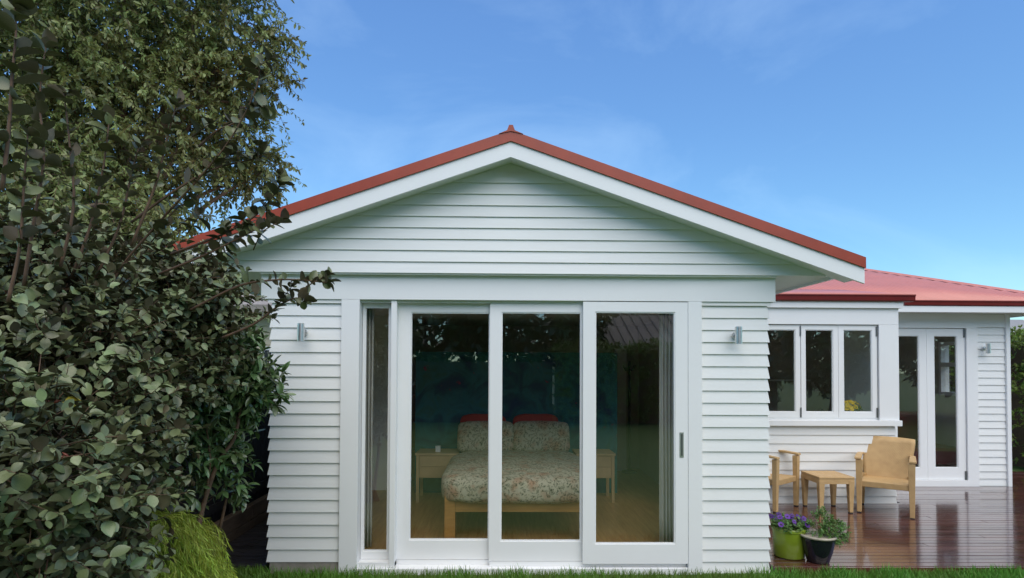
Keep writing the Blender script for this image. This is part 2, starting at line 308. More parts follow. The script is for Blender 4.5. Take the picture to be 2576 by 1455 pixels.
# ---- sliding doors and side light
def glazed(name, x0, x1, z0, z1, gx0, gx1, gz0, gz1, y, th, parent, m='trim_paint', gy=.018):
    b = MB()
    b.box(x0, gx0, y, y+th, z0, z1).box(gx1, x1, y, y+th, z0, z1).box(gx0, gx1, y+.0005, y+th-.0005, z0, gz0).box(gx0, gx1, y+.0005, y+th-.0005, gz1, z1)
    d = b.build(name, m, parent)
    e = .010                       # glazing beads
    MB().box(gx0, gx0+e, y+.008, y+th-.006, gz0, gz1).box(gx1-e, gx1, y+.008, y+th-.006, gz0, gz1).box(gx0+e, gx1-e, y+.008, y+th-.006, gz0, gz0+e).box(gx0+e, gx1-e, y+.008, y+th-.006, gz1-e, gz1).build('bead', m, d)
    MB().add([(gx0+.002, y+gy, gz0+.002), (gx1-.002, y+gy, gz0+.002), (gx1-.002, y+gy, gz1-.002), (gx0+.002, y+gy, gz1-.002)], [(0, 1, 2, 3)]).build('pane', 'glass', d)
    return d
def px(x, Y): return oY(x, 1075, Y)[0]
sl_ = glazed('side_light', AL1+.002, px(984, .07), .035, HB-.022, px(915, .07), px(977.5, .07), .10, 2.262, .07, .045, H)
boxp('mullion_post', 'trim_paint', H, px(983, .0), px(997, .0), -.028, .12, -.005, HB-.002, bevel=.003)
Y1, Y2, Y3 = .060, .010, -.040
d1 = glazed('sliding_door', px(998, .03), px(1262, Y1), oY(1100, 1408, Y1)[1], HB-.021, px(1031, Y1), px(1231, Y1), oY(1130, 1360, Y1)[1], oY(1130, 786, Y1)[1], Y1, .042, H)
d2 = glazed('sliding_door', px(1231, Y2), px(1496, Y2), oY(1350, 1412, Y2)[1], HB-.021, px(1260, Y2), px(1462, Y2), oY(1360, 1363, Y2)[1], oY(1360, 786, Y2)[1], Y2, .042, H)
d3 = glazed('sliding_door', px(1466.5, Y3), px(1731, Y3), oY(1600, 1419, Y3)[1], HB-.006, px(1497, Y3), px(1699, Y3), oY(1600, 1370, Y3)[1], oY(1600, 785, Y3)[1], Y3, .042, H)
boxp('threshold', 'trim_paint', H, px(998, .03), AR0-.001, Y2+.048, Y1-.002+.06, -.007, oY(1100, 1409, Y1)[1]); boxp('threshold', 'trim_paint', H, px(1233, Y2), AR0-.001, Y3+.046, Y2+.046, -.007, oY(1350, 1413, Y2)[1])
boxp('threshold', 'trim_paint', H, AL1, px(997, .0), -.02, .069, -.007, .034)
hx0, hz0 = oY(1709.5, 1151, Y3); hx1, hz1 = oY(1719.5, 1088, Y3)
hd = boxp('handle', 'steel', d3, hx0, hx1, Y3-.004, Y3-.0005, hz0, hz1); boxp('finger_recess', 'dark_steel', d3, hx0+.012, hx1-.010, Y3-.0055, Y3-.0042, hz0+.015, hz1-.015)

# ---- bedroom inside
FZ = .075; BX0, BX1, BY1 = XL+.10, XR-.10, 4.35
boxp('room_floor', 'floor_timber', H, BX0, BX1, .115, BY1, FZ-.05, FZ)
boxp('room_ceiling', 'room_paint', H, BX0, BX1, .101, BY1, 2.40, 2.45)
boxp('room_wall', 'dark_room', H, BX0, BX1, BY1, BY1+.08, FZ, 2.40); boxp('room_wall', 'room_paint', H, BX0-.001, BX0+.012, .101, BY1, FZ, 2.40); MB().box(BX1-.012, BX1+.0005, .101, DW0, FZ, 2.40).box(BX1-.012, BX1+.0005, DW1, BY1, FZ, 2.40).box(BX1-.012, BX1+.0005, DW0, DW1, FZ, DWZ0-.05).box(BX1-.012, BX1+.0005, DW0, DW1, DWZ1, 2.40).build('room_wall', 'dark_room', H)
added_window = MB().box(XR-.11, XR+.036, DW0, DW0+.06, DWZ0-.05, DWZ1).box(XR-.11, XR+.036, DW1-.06, DW1, DWZ0-.05, DWZ1).box(XR-.11, XR+.036, DW0+.06, DW1-.06, DWZ0-.05, DWZ0+.03).box(XR-.11, XR+.036, DW0+.06, DW1-.06, DWZ1-.06, DWZ1).build('side_window', 'trim_paint', H)  # added window, out of view, lets more daylight into the bedroom
MB().add([(XR-.03, DW0+.06, DWZ0+.03), (XR-.03, DW1-.06, DWZ0+.03), (XR-.03, DW1-.06, DWZ1-.06), (XR-.03, DW0+.06, DWZ1-.06)], [(0, 1, 2, 3)]).build('pane', 'glass', added_window)
pX0, pz = oY(1046, 885, 2.55); pX1, _ = oY(1553, 885, 2.55)
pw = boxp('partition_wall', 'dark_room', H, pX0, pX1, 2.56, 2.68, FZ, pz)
boxp('painted_panel', 'teal_painting', H, pX0+.001, pX1-.001, 2.545, 2.559, FZ+.001, pz-.001)
boxp('room_wall', 'room_paint', H, BX0+.013, -1.43, 2.70, 2.78, FZ, 2.40)
# white door leaf standing open at the back of the bedroom
dx0, _ = oY(1547, 1000, 4.1); dx1, dzt = oY(1576, 886, 4.1)
boxp('inner_door', 'trim_paint', H, dx0, dx1, 4.10, 4.14, FZ+.01, 2.02)

# ---- kitchen wing
K1, K2 = 2.33, 3.42
cx = oY(2253, 900, K1)[0]; fx = oY(2535, 900, K2)[0]
sillz = oY(2100, 1070, K1)[1]
zb = -.02
nb = 9; kp = (sillz-.012-zb)/nb
for i in range(nb): board(XR+.002, cx-.03+PB, XR+.002, cx-.03+PT, zb+i*kp, kp, K1); board_side(cx-.03, 1, K1, K2-.002, zb+i*kp, kp)
wzt, wzb = oY(2100, 818, K1)[1], oY(2100, 1051, K1)[1]
hx = oY(2205, 900, K1)[0]
MB().box(XR+.002, cx-.03, K1+.001, K1+.09, -.05, wzb-.05).box(XR+.002, cx-.03, K1+.001, K1+.09, wzt+.002, 2.62).box(hx+.004, cx-.031, K1+.001, K1+.09, wzb-.05, wzt+.002).box(cx-.12, cx-.03, K1+.091, K2, -.05, 2.62).build('wall', 'room_paint', H)
boxp('window_head', 'trim_paint', H, XR+.042, cx+.012, K1-.045, K1, wzt+.004, 2.62, bevel=.003)
boxp('corner_board', 'trim_paint', H, hx+.006, cx+.012, K1-.045, K1, wzb-.028, wzt+.003, bevel=.003); boxp('corner_board', 'trim_paint', H, cx-.029, cx+.0118, K1+.001, K2-.002, wzb-.028, 2.62)
boxp('window_sill', 'trim_paint', H, XR+.036, cx+.030, K1-.075, K1, sillz-.004, wzb-.030, bevel=.004)
boxp('window_frame', 'trim_paint', H, XR+.036, hx, K1-.01, K1+.09, wzb-.028, wzb-.001)
def kx(p): return oY(p, 930, K1)[0]
gz0, gz1 = oY(2060, 1037, K1)[1], oY(2060, 830, K1)[1]
for a, b, c, d in ((1880, 1890, 2000, 2011.5), (2013, 2024, 2094.5, 2106.5), (2107, 2120, 2192, 2204)):
    s_ = glazed('window_sash', kx(a)+.002, kx(d), wzb, wzt-.004, kx(b), kx(c), gz0, gz1, K1-.020, .04, H)
    if a < 2100 and a > 1900 or a > 2100:
        xh = kx(2012) if a < 2100 else kx(2203)
        for zz in (wzt-.145, wzb+.004): boxp('hinge', 'dark_steel', s_, xh-.010, xh+.006, K1-.030, K1-.0205, zz, zz+.125)
xa_ = XR+.040; xb_ = kx(1880)-.001; glazed('window_sash', xa_, xb_, wzb, wzt-.004, xa_+.06, xb_-.06, gz0, gz1, K1-.020, .04, H)
# french doors
fzb, fzt = oY(2350, 1207, K2)[1], oY(2350, 827, K2)[1]
def fxp(p): return oY(p, 1000, K2)[0]
ar = oY(2456, 1000, K2)[0]; al = cx-.1
MB().box(ar, fx-.034, K2+.001, K2+.09, -.05, 2.62).box(cx-.03, ar, K2+.001, K2+.09, fzt+.03, 2.62).build('wall', 'room_paint', H)
boxp('door_header', 'trim_paint', H, cx+.014, ar, K2-.04, K2, fzt+.006, 2.62, bevel=.003)
boxp('architrave', 'trim_paint', H, fxp(2428), ar, K2-.04, K2, -.02, fzt+.005, bevel=.003)
boxp('door_sill', 'trim_paint', H, cx+.014, fxp(2428)-.001, K2-.05, K2+.08, -.03, fzb-.004)
fg0, fg1 = oY(2360, 1177, K2)[1], oY(2360, 845, K2)[1]
for a, b, c, d, hp in ((2240-2, 2255, 2312, 2330.5, 0), (2331, 2349.5, 2408, 2427, 2423)):
    dd = glazed('french_door', fxp(a), fxp(d), fzb, fzt, fxp(b), fxp(c), fg0, fg1, K2-.012, .04, H)
    if hp:
        for zz in (fzt-.13, fzb+.0): boxp('hinge', 'dark_steel', dd, fxp(hp), fxp(hp)+.022, K2-.024, K2-.0125, zz, zz+.13)
boxp('wall_head_panel', 'trim_paint', H, ar+.001, fx-.034, K2-.030, K2, fzt+.02, 2.62)
FR = 22; fp = (fzt+.018-.0)/FR
for i in range(FR): board(ar+.001, fx-.058, ar+.001, fx-.058, .0+i*fp, fp, K2)
boxp('corner_board', 'trim_paint', H, fx-.055, fx+.004, K2-.046, K2, -.03, 2.62, bevel=.003); boxp('corner_board', 'trim_paint', H, fx-.03, fx+.0038, K2+.001, K2+.05, -.03, 2.62)
# right-hand side wall with its window, back walls, floor, ceiling
sw0, sw1, swz0, swz1 = 3.78, 4.62, 1.28, 2.17
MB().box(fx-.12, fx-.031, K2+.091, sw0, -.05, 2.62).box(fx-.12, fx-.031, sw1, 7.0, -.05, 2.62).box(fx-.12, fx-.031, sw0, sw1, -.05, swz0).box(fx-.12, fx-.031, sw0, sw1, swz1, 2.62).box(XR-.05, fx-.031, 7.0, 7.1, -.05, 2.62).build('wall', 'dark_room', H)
for i in range(22): board_side(fx-.03, 1, K2+.055, sw0-.05, i*fp, fp, False); board_side(fx-.03, 1, sw1+.05, 7.0, i*fp, fp, False)
for i in range(11): board_side(fx-.03, 1, sw0-.049, sw1+.049, i*fp, fp, False)
sf = MB().box(fx-.13, fx+.01, sw0, sw0+.05, swz0, swz1).box(fx-.13, fx+.01, sw1-.05, sw1, swz0, swz1).box(fx-.13, fx+.01, sw0+.05, sw1-.05, swz0, swz0+.06).box(fx-.13, fx+.01, sw0+.05, sw1-.05, swz1-.05, swz1).box(fx-.13, fx+.01, sw0+.05, sw1-.05, 1.76, 1.83).build('side_window', 'trim_paint', H)
for za, zc in ((swz0+.061, 1.759), (1.831, swz1-.051)): MB().add([(fx-.05, sw0+.051, za), (fx-.05, sw1-.051, za), (fx-.05, sw1-.051, zc), (fx-.05, sw0+.051, zc)], [(0, 1, 2, 3)]).build('pane', 'glass', sf)
MB().box(XR, cx-.031, K1+.091, 7.0, -.04, .03).box(cx-.031, fx-.12, K2+.091, 7.0, -.04, .03).build('room_floor', 'floor_timber', H)
MB().box(XR, cx-.031, K1+.0, 7.0, 2.62, 2.66).box(cx-.031, fx-.03, K2, 7.0, 2.62, 2.66).build('room_ceiling', 'room_paint', H)
# gutters, fascias, soffits
gzt = oY(2100, 741, K1-.13)[1]; gzb = oY(2100, 757, K1-.13)[1]
gxe = oY(2303, 750, K1-.13)[0]
def gutter(x0, x1, y, zt, zb_):
    o = MB().prismx([(y, zb_+.012), (y-.004, zt-.014), (y-.014, zt-.012), (y-.014, zt), (y+.012, zt), (y+.012, zt-.01), (y+.09, zt-.01), (y+.11, zb_), (y+.012, zb_)], x0, x1).build('gutter', 'red_gutter', H); return o
gutter(2.42, gxe, K1-.13, gzt, gzb)
lipm = MB().box(2.421, gxe-.001, K1-.142, K1-.122, gzt+.0005, gzt+.010).build('gutter_lip', 'roof_red', H)
boxp('soffit_board', 'trim_paint', H, XR+.075, oY(2272, 770, K1-.08)[0], K1-.085, K1+.05, oY(2200, 775, K1-.085)[1], gzb-.002)
G2 = K2-.40
g2t, g2b = oY(2450, 757, G2)[1], oY(2450, 770, G2)[1]
gutter(oY(2276, 765, G2)[0], fx+.52, G2, g2t, g2b); MB().box(oY(2300, 765, G2)[0], fx+.52, G2-.012, G2+.008, g2t+.0005, g2t+.008).build('gutter_lip', 'roof_red', H)
s2 = oY(2450, 786, G2+.02)[1]
boxp('soffit_board', 'trim_paint', H, cx+.014, fx+.45, G2+.02, G2+.05, s2, g2b-.002); boxp('eave_soffit', 'white_paint', H, cx+.014, fx+.45, G2+.051, K2-.048, s2+.012, s2+.022)
boxp('eave_soffit', 'white_paint', H, fx+.006, fx+.45, K2-.047, 7.2, s2+.012, s2+.022); boxp('soffit_board', 'trim_paint', H, fx+.451, fx+.48, G2+.02, 7.2, s2, g2b)
# corrugated kitchen roof: hip line solved from the photograph
RS = .325; ze = g2t-.004; ye = G2+.03
def roofz(y): return ze+RS*(y-ye)
def hit(u, v):
    lo, hi = 3.0, 9.0
    for _ in range(50):
        m_ = (lo+hi)/2
        if oY(u, v, m_)[1] < roofz(m_): hi = m_
        else: lo = m_
    return oY(u, v, lo)[0], lo
hA = hit(2185, 681); hB_ = hit(2576, 738)
hs_ = (hB_[0]-hA[0])/(hB_[1]-hA[1])
def hipx(y): return hA[0]+hs_*(y-hA[1])
yr = 6.6
def corr(x0, x1fn, y0, y1, zf, name, pitch=.085, amp=.016):
    xs = np.arange(round(x0/pitch)*pitch, max(x1fn(y0), x1fn(y1))+.001, pitch/8); vs = []; fs = []
    for x in xs:
        zc = amp*(2*abs(math.cos(math.pi*x/pitch))-1)
        ya_ = y0
        yb_ = y1
        if x > x1fn(y1): yb_ = min(y1, max(y0, hA[1]+(x-hA[0])/hs_))
        for k in range(4):
            y_ = ya_+(yb_-ya_)*k/3; vs.append((x, y_, zf(y_)+zc))
    for i_ in range(len(xs)-1):
        for k in range(3): a_ = i_*4+k; fs.append((a_, a_+4, a_+5, a_+1))
    o = MB().add(vs, fs).build(name, 'roof_red', H, smooth=True)
    sm = o.modifiers.new('thick', 'SOLIDIFY'); sm.thickness = .003; return o
corr(2.35, hipx, ye, yr, roofz, 'roof_sheet')
yb0 = K1-.11; yj = 3.75; zj = roofz(yj)+.004
corr(2.42, lambda y: gxe-.03, yb0, yj, lambda y: gzt-.004+(zj-gzt+.004)*(y-yb0)/(yj-yb0), 'roof_sheet')
hx_e = hipx(ye)
MB().add([(hx_e, ye, ze), (hx_e+.02, 9, ze), (hipx(yr), yr, roofz(yr)), (hipx(yr), 9, roofz(yr))], [(0, 1, 3, 2)]).build('roof_sheet', 'roof_red', H)
a_ = Vector((hipx(ye-.03), ye-.03, roofz(ye-.03)+.012)); b_ = Vector((hipx(yr), yr, roofz(yr)+.012)); sdv = Vector((1, 0, 0)); dn = Vector((0, 0, -1))
MB().add([a_-sdv*.11+dn*.012-Vector((0, .05, 0)), a_-sdv*.03, a_+Vector((0, 0, .022)), a_+sdv*.03, a_+sdv*.10+dn*.04, b_-sdv*.11+dn*.012-Vector((0, .05, 0)), b_-sdv*.03, b_+Vector((0, 0, .022)), b_+sdv*.03, b_+sdv*.10+dn*.04], [(0, 1, 6, 5), (1, 2, 7, 6), (2, 3, 8, 7), (3, 4, 9, 8)]).build('hip_cap', 'roof_red', H)

# ------------------------------------------------------------------ decks
D = tag(bpy.data.objects.new('deck', None), kind='structure'); COL.objects.link(D)
pm = {}
def plank(x0, x1, y, z, wd, m, parent):
    key = (round(x1-x0, 2), wd, m)
    if key not in pm: 
        b = MB().box(-(x1-x0)/2, (x1-x0)/2, -wd/2, wd/2, -.025, 0); o = b.build('plank', m, parent, bevel=.0025); pm[key] = o.data
    else: o = link('plank', pm[key], m, parent)
    o.location = ((x0+x1)/2, y, z+random.uniform(-.0012, .0012)); return o
y = .03; k = 0; DP = .094
while y < 4.6:
    xa = XR+.045 if y < K1-.04 else (cx+.045 if y < K2-.06 else fx+.05)
    cuts = [xa]; xn = xa+(1.2, 2.6, 1.8, 3.1)[k % 4]
    while xn < 11.4: cuts.append(xn); xn += (2.4, 3.0, 2.7)[k % 3]
    cuts.append(11.9)
    for p, q_ in zip(cuts, cuts[1:]): plank(p+.0015, q_-.0015, y, 0, .0885, 'wet_plank', D)
    y += DP; k += 1
boxp('deck_edge', 'wet_plank', D, XR+.045, 11.9, -.045, -.018, -.10, -.004)
D2 = tag(bpy.data.objects.new('side_deck', None), kind='structure'); COL.objects.link(D2)
y = .05
while y < 4.2: plank(-2.66, XL-.045, y, .0, .088, 'dark_plank', D2); y += DP

# ------------------------------------------------------------------ timber edge, side fence and gate
TE = thing('sleeper_edge', 'low brown timber sleeper edging beside the narrow dark side deck', 'edging', (-2.70, 0, 0))
for i, (y0, y1) in enumerate(((.0, 1.18), (1.19, 2.6), (2.61, 4.2))):
    for j in range(2): boxp('sleeper', 'sleeper', TE, -.05, .03, y0, y1, -.06+j*.15, .085+j*.15, bevel=.006)
SF = thing('paling_fence', 'tall black stained paling fence running back along the side passage', 'fence', (-2.86, 0, GZ))
pal = None
for i in range(64):
    y = -1.6+i*.105
    if pal is None: o = MB().box(-.012, .012, -.048, .048, 0, 1.62).build('paling', 'fence_black', SF); pal = o.data
    else: o = link('paling', pal, None, SF)
    o.location = (0, y, random.uniform(-.01, .01))
for zz in (.35, 1.3): boxp('rail', 'fence_black', SF, .013, .05, -1.65, 5.1, zz, zz+.08)
for yy in (.95, 3.2): boxp('post', 'fence_black', SF, .05, .15, yy, yy+.10, 0, 1.7)
GT = thing('passage_gate', 'black paling gate closing the end of the side passage', 'gate', (-2.4, 4.3, 0))
for i in range(8): boxp('paling', 'fence_black', GT, -.42+i*.1, -.325+i*.1, 0, .022, .02, 1.5)
for zz in (.3, 1.2): boxp('rail', 'fence_black', GT, -.42, .37, .023, .06, zz, zz+.09)

# ------------------------------------------------------------------ wall lamps
def wall_lamp(x, z, ywall, side, label):
    t = thing('wall_lamp', label, 'lamp', (x, ywall, z), group='steel up and down wall lamps')
    smooth_by_angle(MB().lathe([(.024, -.075), (.030, -.075), (.030, .075), (.024, .075), (.024, .06), (.0, .06)], 24, (0, -.085, 0)).build('lamp_body', 'steel', t))
    b = MB().lathe([(.0, 0), (.030, 0), (.030, .012), (.0, .014)], 24); o = b.build('mounting_plate', 'steel', t, smooth=False); o.rotation_euler = (R(90), 0, 0); smooth_by_angle(o)
    MB().tube([(0, -.012, 0), (0, -.058, 0)], .011, 12).build('bracket', 'steel', t, smooth=True)
lx, lz = oY(757, 836, -.11); wall_lamp(lx, lz, -.026, 1, 'steel cylinder wall lamp on boards between leafy shrub and narrow side light')
lx, lz = oY(1858, 844, -.11); wall_lamp(lx, lz, -.026, -1, 'steel cylinder wall lamp on boards beside the sliding door with the handle')
lx, lz = oY(2486, 877, K2-.11); wall_lamp(lx, lz, K2-.026, -1, 'steel cylinder wall lamp on boards beside the French doors')

# ------------------------------------------------------------------ deck furniture
def make_chair(loc, rz, label):
    t = thing('armchair', label, 'chair', loc, rz, 'tan woven armchairs on the deck'); m = 'wicker'; W, Dp = .29, .27
    def leg(sx, fr):
        y = -Dp if fr else Dp-.02; x = sx*(W-.03); h = .635 if fr else .40
        a, c = .024, .037
        zt = h; xb = x+sx*.004
        o = MB().hexa([(xb-a, y-a, .012), (xb+a, y-a, .012), (xb+a, y+a, .012), (xb-a, y+a, .012)], [(x-c, y-c, zt), (x+c, y-c, zt), (x+c, y+c*.7, zt), (x-c, y+c*.7, zt)]).build('leg', m, t, bevel=.005)
        MB().box(xb-a*.9, xb+a*.9, y-a*.9, y+a*.9, 0, .0115).build('foot_cap', 'rubber', o)
    for sx in (-1, 1): leg(sx, True); leg(sx, False)
    MB().hexa([(-W+.045, -Dp-.015, .315), (W-.045, -Dp-.015, .315), (W-.045, Dp, .295), (-W+.045, Dp, .295)], [(-W+.045, -Dp-.02, .385), (W-.045, -Dp-.02, .385), (W-.045, Dp, .365), (-W+.045, Dp, .365)]).build('seat', m, t, bevel=.008)
    b = MB(); nx, nz_ = 13, 8; pts = []
    for j in range(nz_+1):
        v = j/nz_; z = .30+v*.56; y = Dp-.015+v*.115
        hw = (.232+.068*min(1, v*1.15))
        for i in range(nx+1):
            s_ = -1+2*i/nx; zc = z+(-.012*s_*s_ if j == nz_ else 0); b.v.append((s_*hw, y+.045*(1-s_*s_)*v-.0, zc))
    for j in range(nz_):
        for i in range(nx): a = j*(nx+1)+i; b.f.append((a, a+1, a+nx+2, a+nx+1))
    o = b.build('backrest', m, t, smooth=True); so_ = o.modifiers.new('thick', 'SOLIDIFY'); so_.thickness = .034; so_.offset = 0; 
    for sx in (-1, 1):
        vs = []; n = 8
        for i in range(n+1):
            u = i/n; y = -Dp-.045+u*(2*Dp+.10); z = .640+.022*math.sin(u*math.pi)-.012*u; hw = .036-.010*u; x = sx*(W-.03+(.012 if u < .8 else .0))
            for dx, dz in ((-hw, 0), (hw, 0), (hw, .024), (-hw, .024)): vs.append((x+dx, y, z+dz))
        fs = [(3, 2, 1, 0), (4*n, 4*n+1, 4*n+2, 4*n+3)]
        for i in range(n):
            for k_ in range(4): fs.append((4*i+k_, 4*i+(k_+1) % 4, 4*i+4+(k_+1) % 4, 4*i+4+k_))
        MB().add(vs, fs).build('armrest', m, t, bevel=.006)
    return t
pa, pb = Vector((*oZ(2162, 1290, 0), 0)), Vector((*oZ(2295, 1303, 0), 0)); d = (pb-pa); ang = math.atan2(d.y, d.x)-R(9); mid = (pa+pb)/2; bk = Vector((-math.sin(ang), math.cos(ang), 0))
make_chair(mid+bk*.25, ang, 'tan woven armchair standing in front of the French doors')
pa, pb = Vector((*oZ(1944, 1290, 0), 0)), Vector((*oZ(2001, 1272, 0), 0)); d = (pb-pa); ang = math.atan2(d.y, d.x); mid = (pa+pb)/2; bk = Vector((-math.sin(ang), math.cos(ang), 0))
make_chair(mid+bk*.25, ang, 'tan woven armchair partly hidden behind corner of the gable wing')
pa, pb = Vector((*oZ(2066, 1292, 0), 0)), Vector((*oZ(2141, 1292, 0), 0)); d = (pb-pa); ang = math.atan2(d.y, d.x); mid = (pa+pb)/2; bk = Vector((-math.sin(ang), math.cos(ang), 0))
T = thing('side_table', 'small square tan woven side table between the two armchairs', 'table', mid+bk*.19, ang)
tw = .215
for sx in (-1, 1):
    for sy in (-1, 1):
        x, y = sx*(tw-.035), sy*(tw-.035); a, c = .021, .035
        o = MB().hexa([(x-a, y-a, .012), (x+a, y-a, .012), (x+a, y+a, .012), (x-a, y+a, .012)], [(x-c, y-c, .39), (x+c, y-c, .39), (x+c, y+c, .39), (x-c, y+c, .39)]).build('leg', 'wicker', T, bevel=.005)
        MB().box(x-a*.9, x+a*.9, y-a*.9, y+a*.9, 0, .0115).build('foot_cap', 'rubber', o)
MB().box(-tw, tw, -tw, tw, .412, .436).build('table_top', 'wicker', T, bevel=.008)
MB().box(-tw+.004, tw-.004, -tw+.004, -tw+.024, .352, .411).box(-tw+.004, tw-.004, tw-.024, tw-.004, .352, .411).box(-tw+.004, -tw+.024, -tw+.0245, tw-.0245, .352, .411).box(tw-.024, tw-.004, -tw+.0245, tw-.0245, .352, .411).build('apron', 'wicker', T)

# ------------------------------------------------------------------ leaf tools
def leaf_tpl(kind):
    if kind == 'round':      # broad oval, a little cupped, folded at the midrib
        ys = [0, .14, .36, .60, .82, 1.0]; ws = [.03, .22, .34, .36, .24, .02]; cup, bend = .10, -.10
    elif kind == 'long':
        ys = [0, .15, .40, .65, .85, 1.0]; ws = [.02, .11, .175, .17, .10, .0]; cup, bend = .05, -.22
    elif kind == 'thin':
        ys = [0, .35, .72, 1.0]; ws = [.02, .19, .16, .0]; cup, bend = .02, -.15
    elif kind == 'needle':
        ys = [0, .5, 1.0]; ws = [.035, .05, .0]; cup, bend = .0, -.10
    else:                    # small diamond
        ys = [0, .5, 1.0]; ws = [.02, .26, .0]; cup, bend = .04, -.08
    v = []; f = []
    for y, w_ in zip(ys, ws): zb_ = bend*y*y; v += [(-w_, y, zb_+cup*w_/max(ws)), (0, y, zb_), (w_, y, zb_+cup*w_/max(ws))]
    for i in range(len(ys)-1): a = i*3; f += [(a, a+1, a+4, a+3), (a+1, a+2, a+5, a+4)]
    return np.array(v, float), f
def leaves_mesh(name, tpl, P, Dv, Nv, S, tint, two=False, m1=None, m2=None):
    V0, F0 = tpl; n = len(P)
    Dv = Dv/np.linalg.norm(Dv, axis=1)[:, None]; Rv = np.cross(Dv, Nv); ln = np.linalg.norm(Rv, axis=1)[:, None]; Rv = Rv/np.maximum(ln, 1e-6); Nn = np.cross(Rv, Dv)
    zr_ = rng.uniform(.1, 2.4, n)[:, None, None]; wr_ = rng.uniform(.78, 1.18, n)[:, None, None]
    V = P[:, None, :]+S[:, None, None]*(wr_*V0[None, :, 0, None]*Rv[:, None, :]+V0[None, :, 1, None]*Dv[:, None, :]+zr_*V0[None, :, 2, None]*Nn[:, None, :])
    k = len(V0); F = np.array(F0); FF = (F[None]+(np.arange(n)*k)[:, None, None]).reshape(-1, 4); VV = V.reshape(-1, 3); TT = np.repeat(tint, k); MI = np.zeros(len(FF), int)
    if two:
        V2 = (V-Nn[:, None, :]*.0012).reshape(-1, 3); F2 = FF[:, ::-1]+len(VV); VV = np.vstack([VV, V2]); TT = np.concatenate([TT, TT]); FF = np.vstack([FF, F2]); MI = np.concatenate([MI, np.ones(len(F2), int)])
    me = bpy.data.meshes.new(name); me.vertices.add(len(VV)); me.vertices.foreach_set('co', VV.astype(np.float32).ravel())
    me.loops.add(FF.size); me.loops.foreach_set('vertex_index', FF.astype(np.int32).ravel()); me.polygons.add(len(FF)); me.polygons.foreach_set('loop_start', np.arange(0, FF.size, 4, dtype=np.int32))
    me.polygons.foreach_set('material_index', MI.astype(np.int32)); me.polygons.foreach_set('use_smooth', np.ones(len(FF), bool))
    at = me.attributes.new('tint', 'FLOAT', 'POINT'); at.data.foreach_set('value', TT.astype(np.float32)); me.update(calc_edges=True); me.validate()
    me.materials.append(MATS[m1])
    if two: me.materials.append(MATS[m2])
    return me
def unit(v): return v/np.maximum(np.linalg.norm(v, axis=-1, keepdims=True), 1e-9)
def bez(pts, n):
    pts = [np.array(p, float) for p in pts]; out_ = []
    for k in range(len(pts)-1):
        p0 = pts[max(k-1, 0)]; p1 = pts[k]; p2 = pts[k+1]; p3 = pts[min(k+2, len(pts)-1)]
        for t in np.linspace(0, 1, n, endpoint=False): out_.append(.5*((2*p1)+(-p0+p2)*t+(2*p0-5*p1+4*p2-p3)*t*t+(-p0+3*p1-3*p2+p3)*t**3))
    out_.append(pts[-1]); return out_
class Plant:
    """collects twigs and leaves for one plant"""
    def __init__(s): s.P = []; s.D = []; s.N = []; s.S = []; s.T = []; s.tw = MB(); s.stem = []
    def twig(s, pts, r, nl, size, up=.5, spread=.8, jit=.25, tuft=0, tint=None, start=.15, droop=0., tri=4):
        seg = np.array(pts, float)
        if r > 0: s.tw.tube(seg, list(np.linspace(r, r*.35, len(seg))), tri)
        L_ = len(seg)-1; tb = rng.uniform(0, 1) if tint is None else tint
        u = (start+(1-start)*(np.arange(nl)+.5)/nl)*L_; k_ = np.minimum(u.astype(int), L_-1); dv_ = seg[k_+1]-seg[k_]; p = seg[k_]+dv_*(u-k_)[:, None]; ax = unit(dv_)
        side = np.cross(ax, [0, 0, 1.]); side = np.where(np.linalg.norm(side, axis=1, keepdims=True) > .05, unit(side), np.array([1., 0, 0])); b = np.cross(side, ax)
        a = np.arange(nl)*2.4+rng.uniform(-.4, .4, nl)+tb*6; rad = side*np.cos(a)[:, None]+b*np.sin(a)[:, None]
        d = unit(ax*(1-spread)+rad*spread+rng.normal(0, jit, (nl, 3))-np.array([0, 0, droop])); nn = unit(np.array([0, 0, 1.])*up+ax*.25+rng.normal(0, .3, (nl, 3)))
        if tuft:
            axl = unit(seg[-1]-seg[-2]); p = np.vstack([p, np.repeat(seg[-1:], tuft, 0)]); d = np.vstack([d, unit(axl*.8+rng.normal(0, .55, (tuft, 3)))]); nn = np.vstack([nn, unit(np.array([0, 0, 1.])+rng.normal(0, .4, (tuft, 3)))])
        n = len(p); sz = size*rng.uniform(.5, 1.2, n); sz[nl:] *= .85
        s.P.append(p); s.D.append(d); s.N.append(nn); s.S.append(sz); s.T.append(np.clip(tb*.6+rng.uniform(0, .4, n), 0, 1))
    def arrays(s): return np.vstack(s.P), np.vstack(s.D), np.vstack(s.N), np.concatenate(s.S), np.concatenate(s.T)
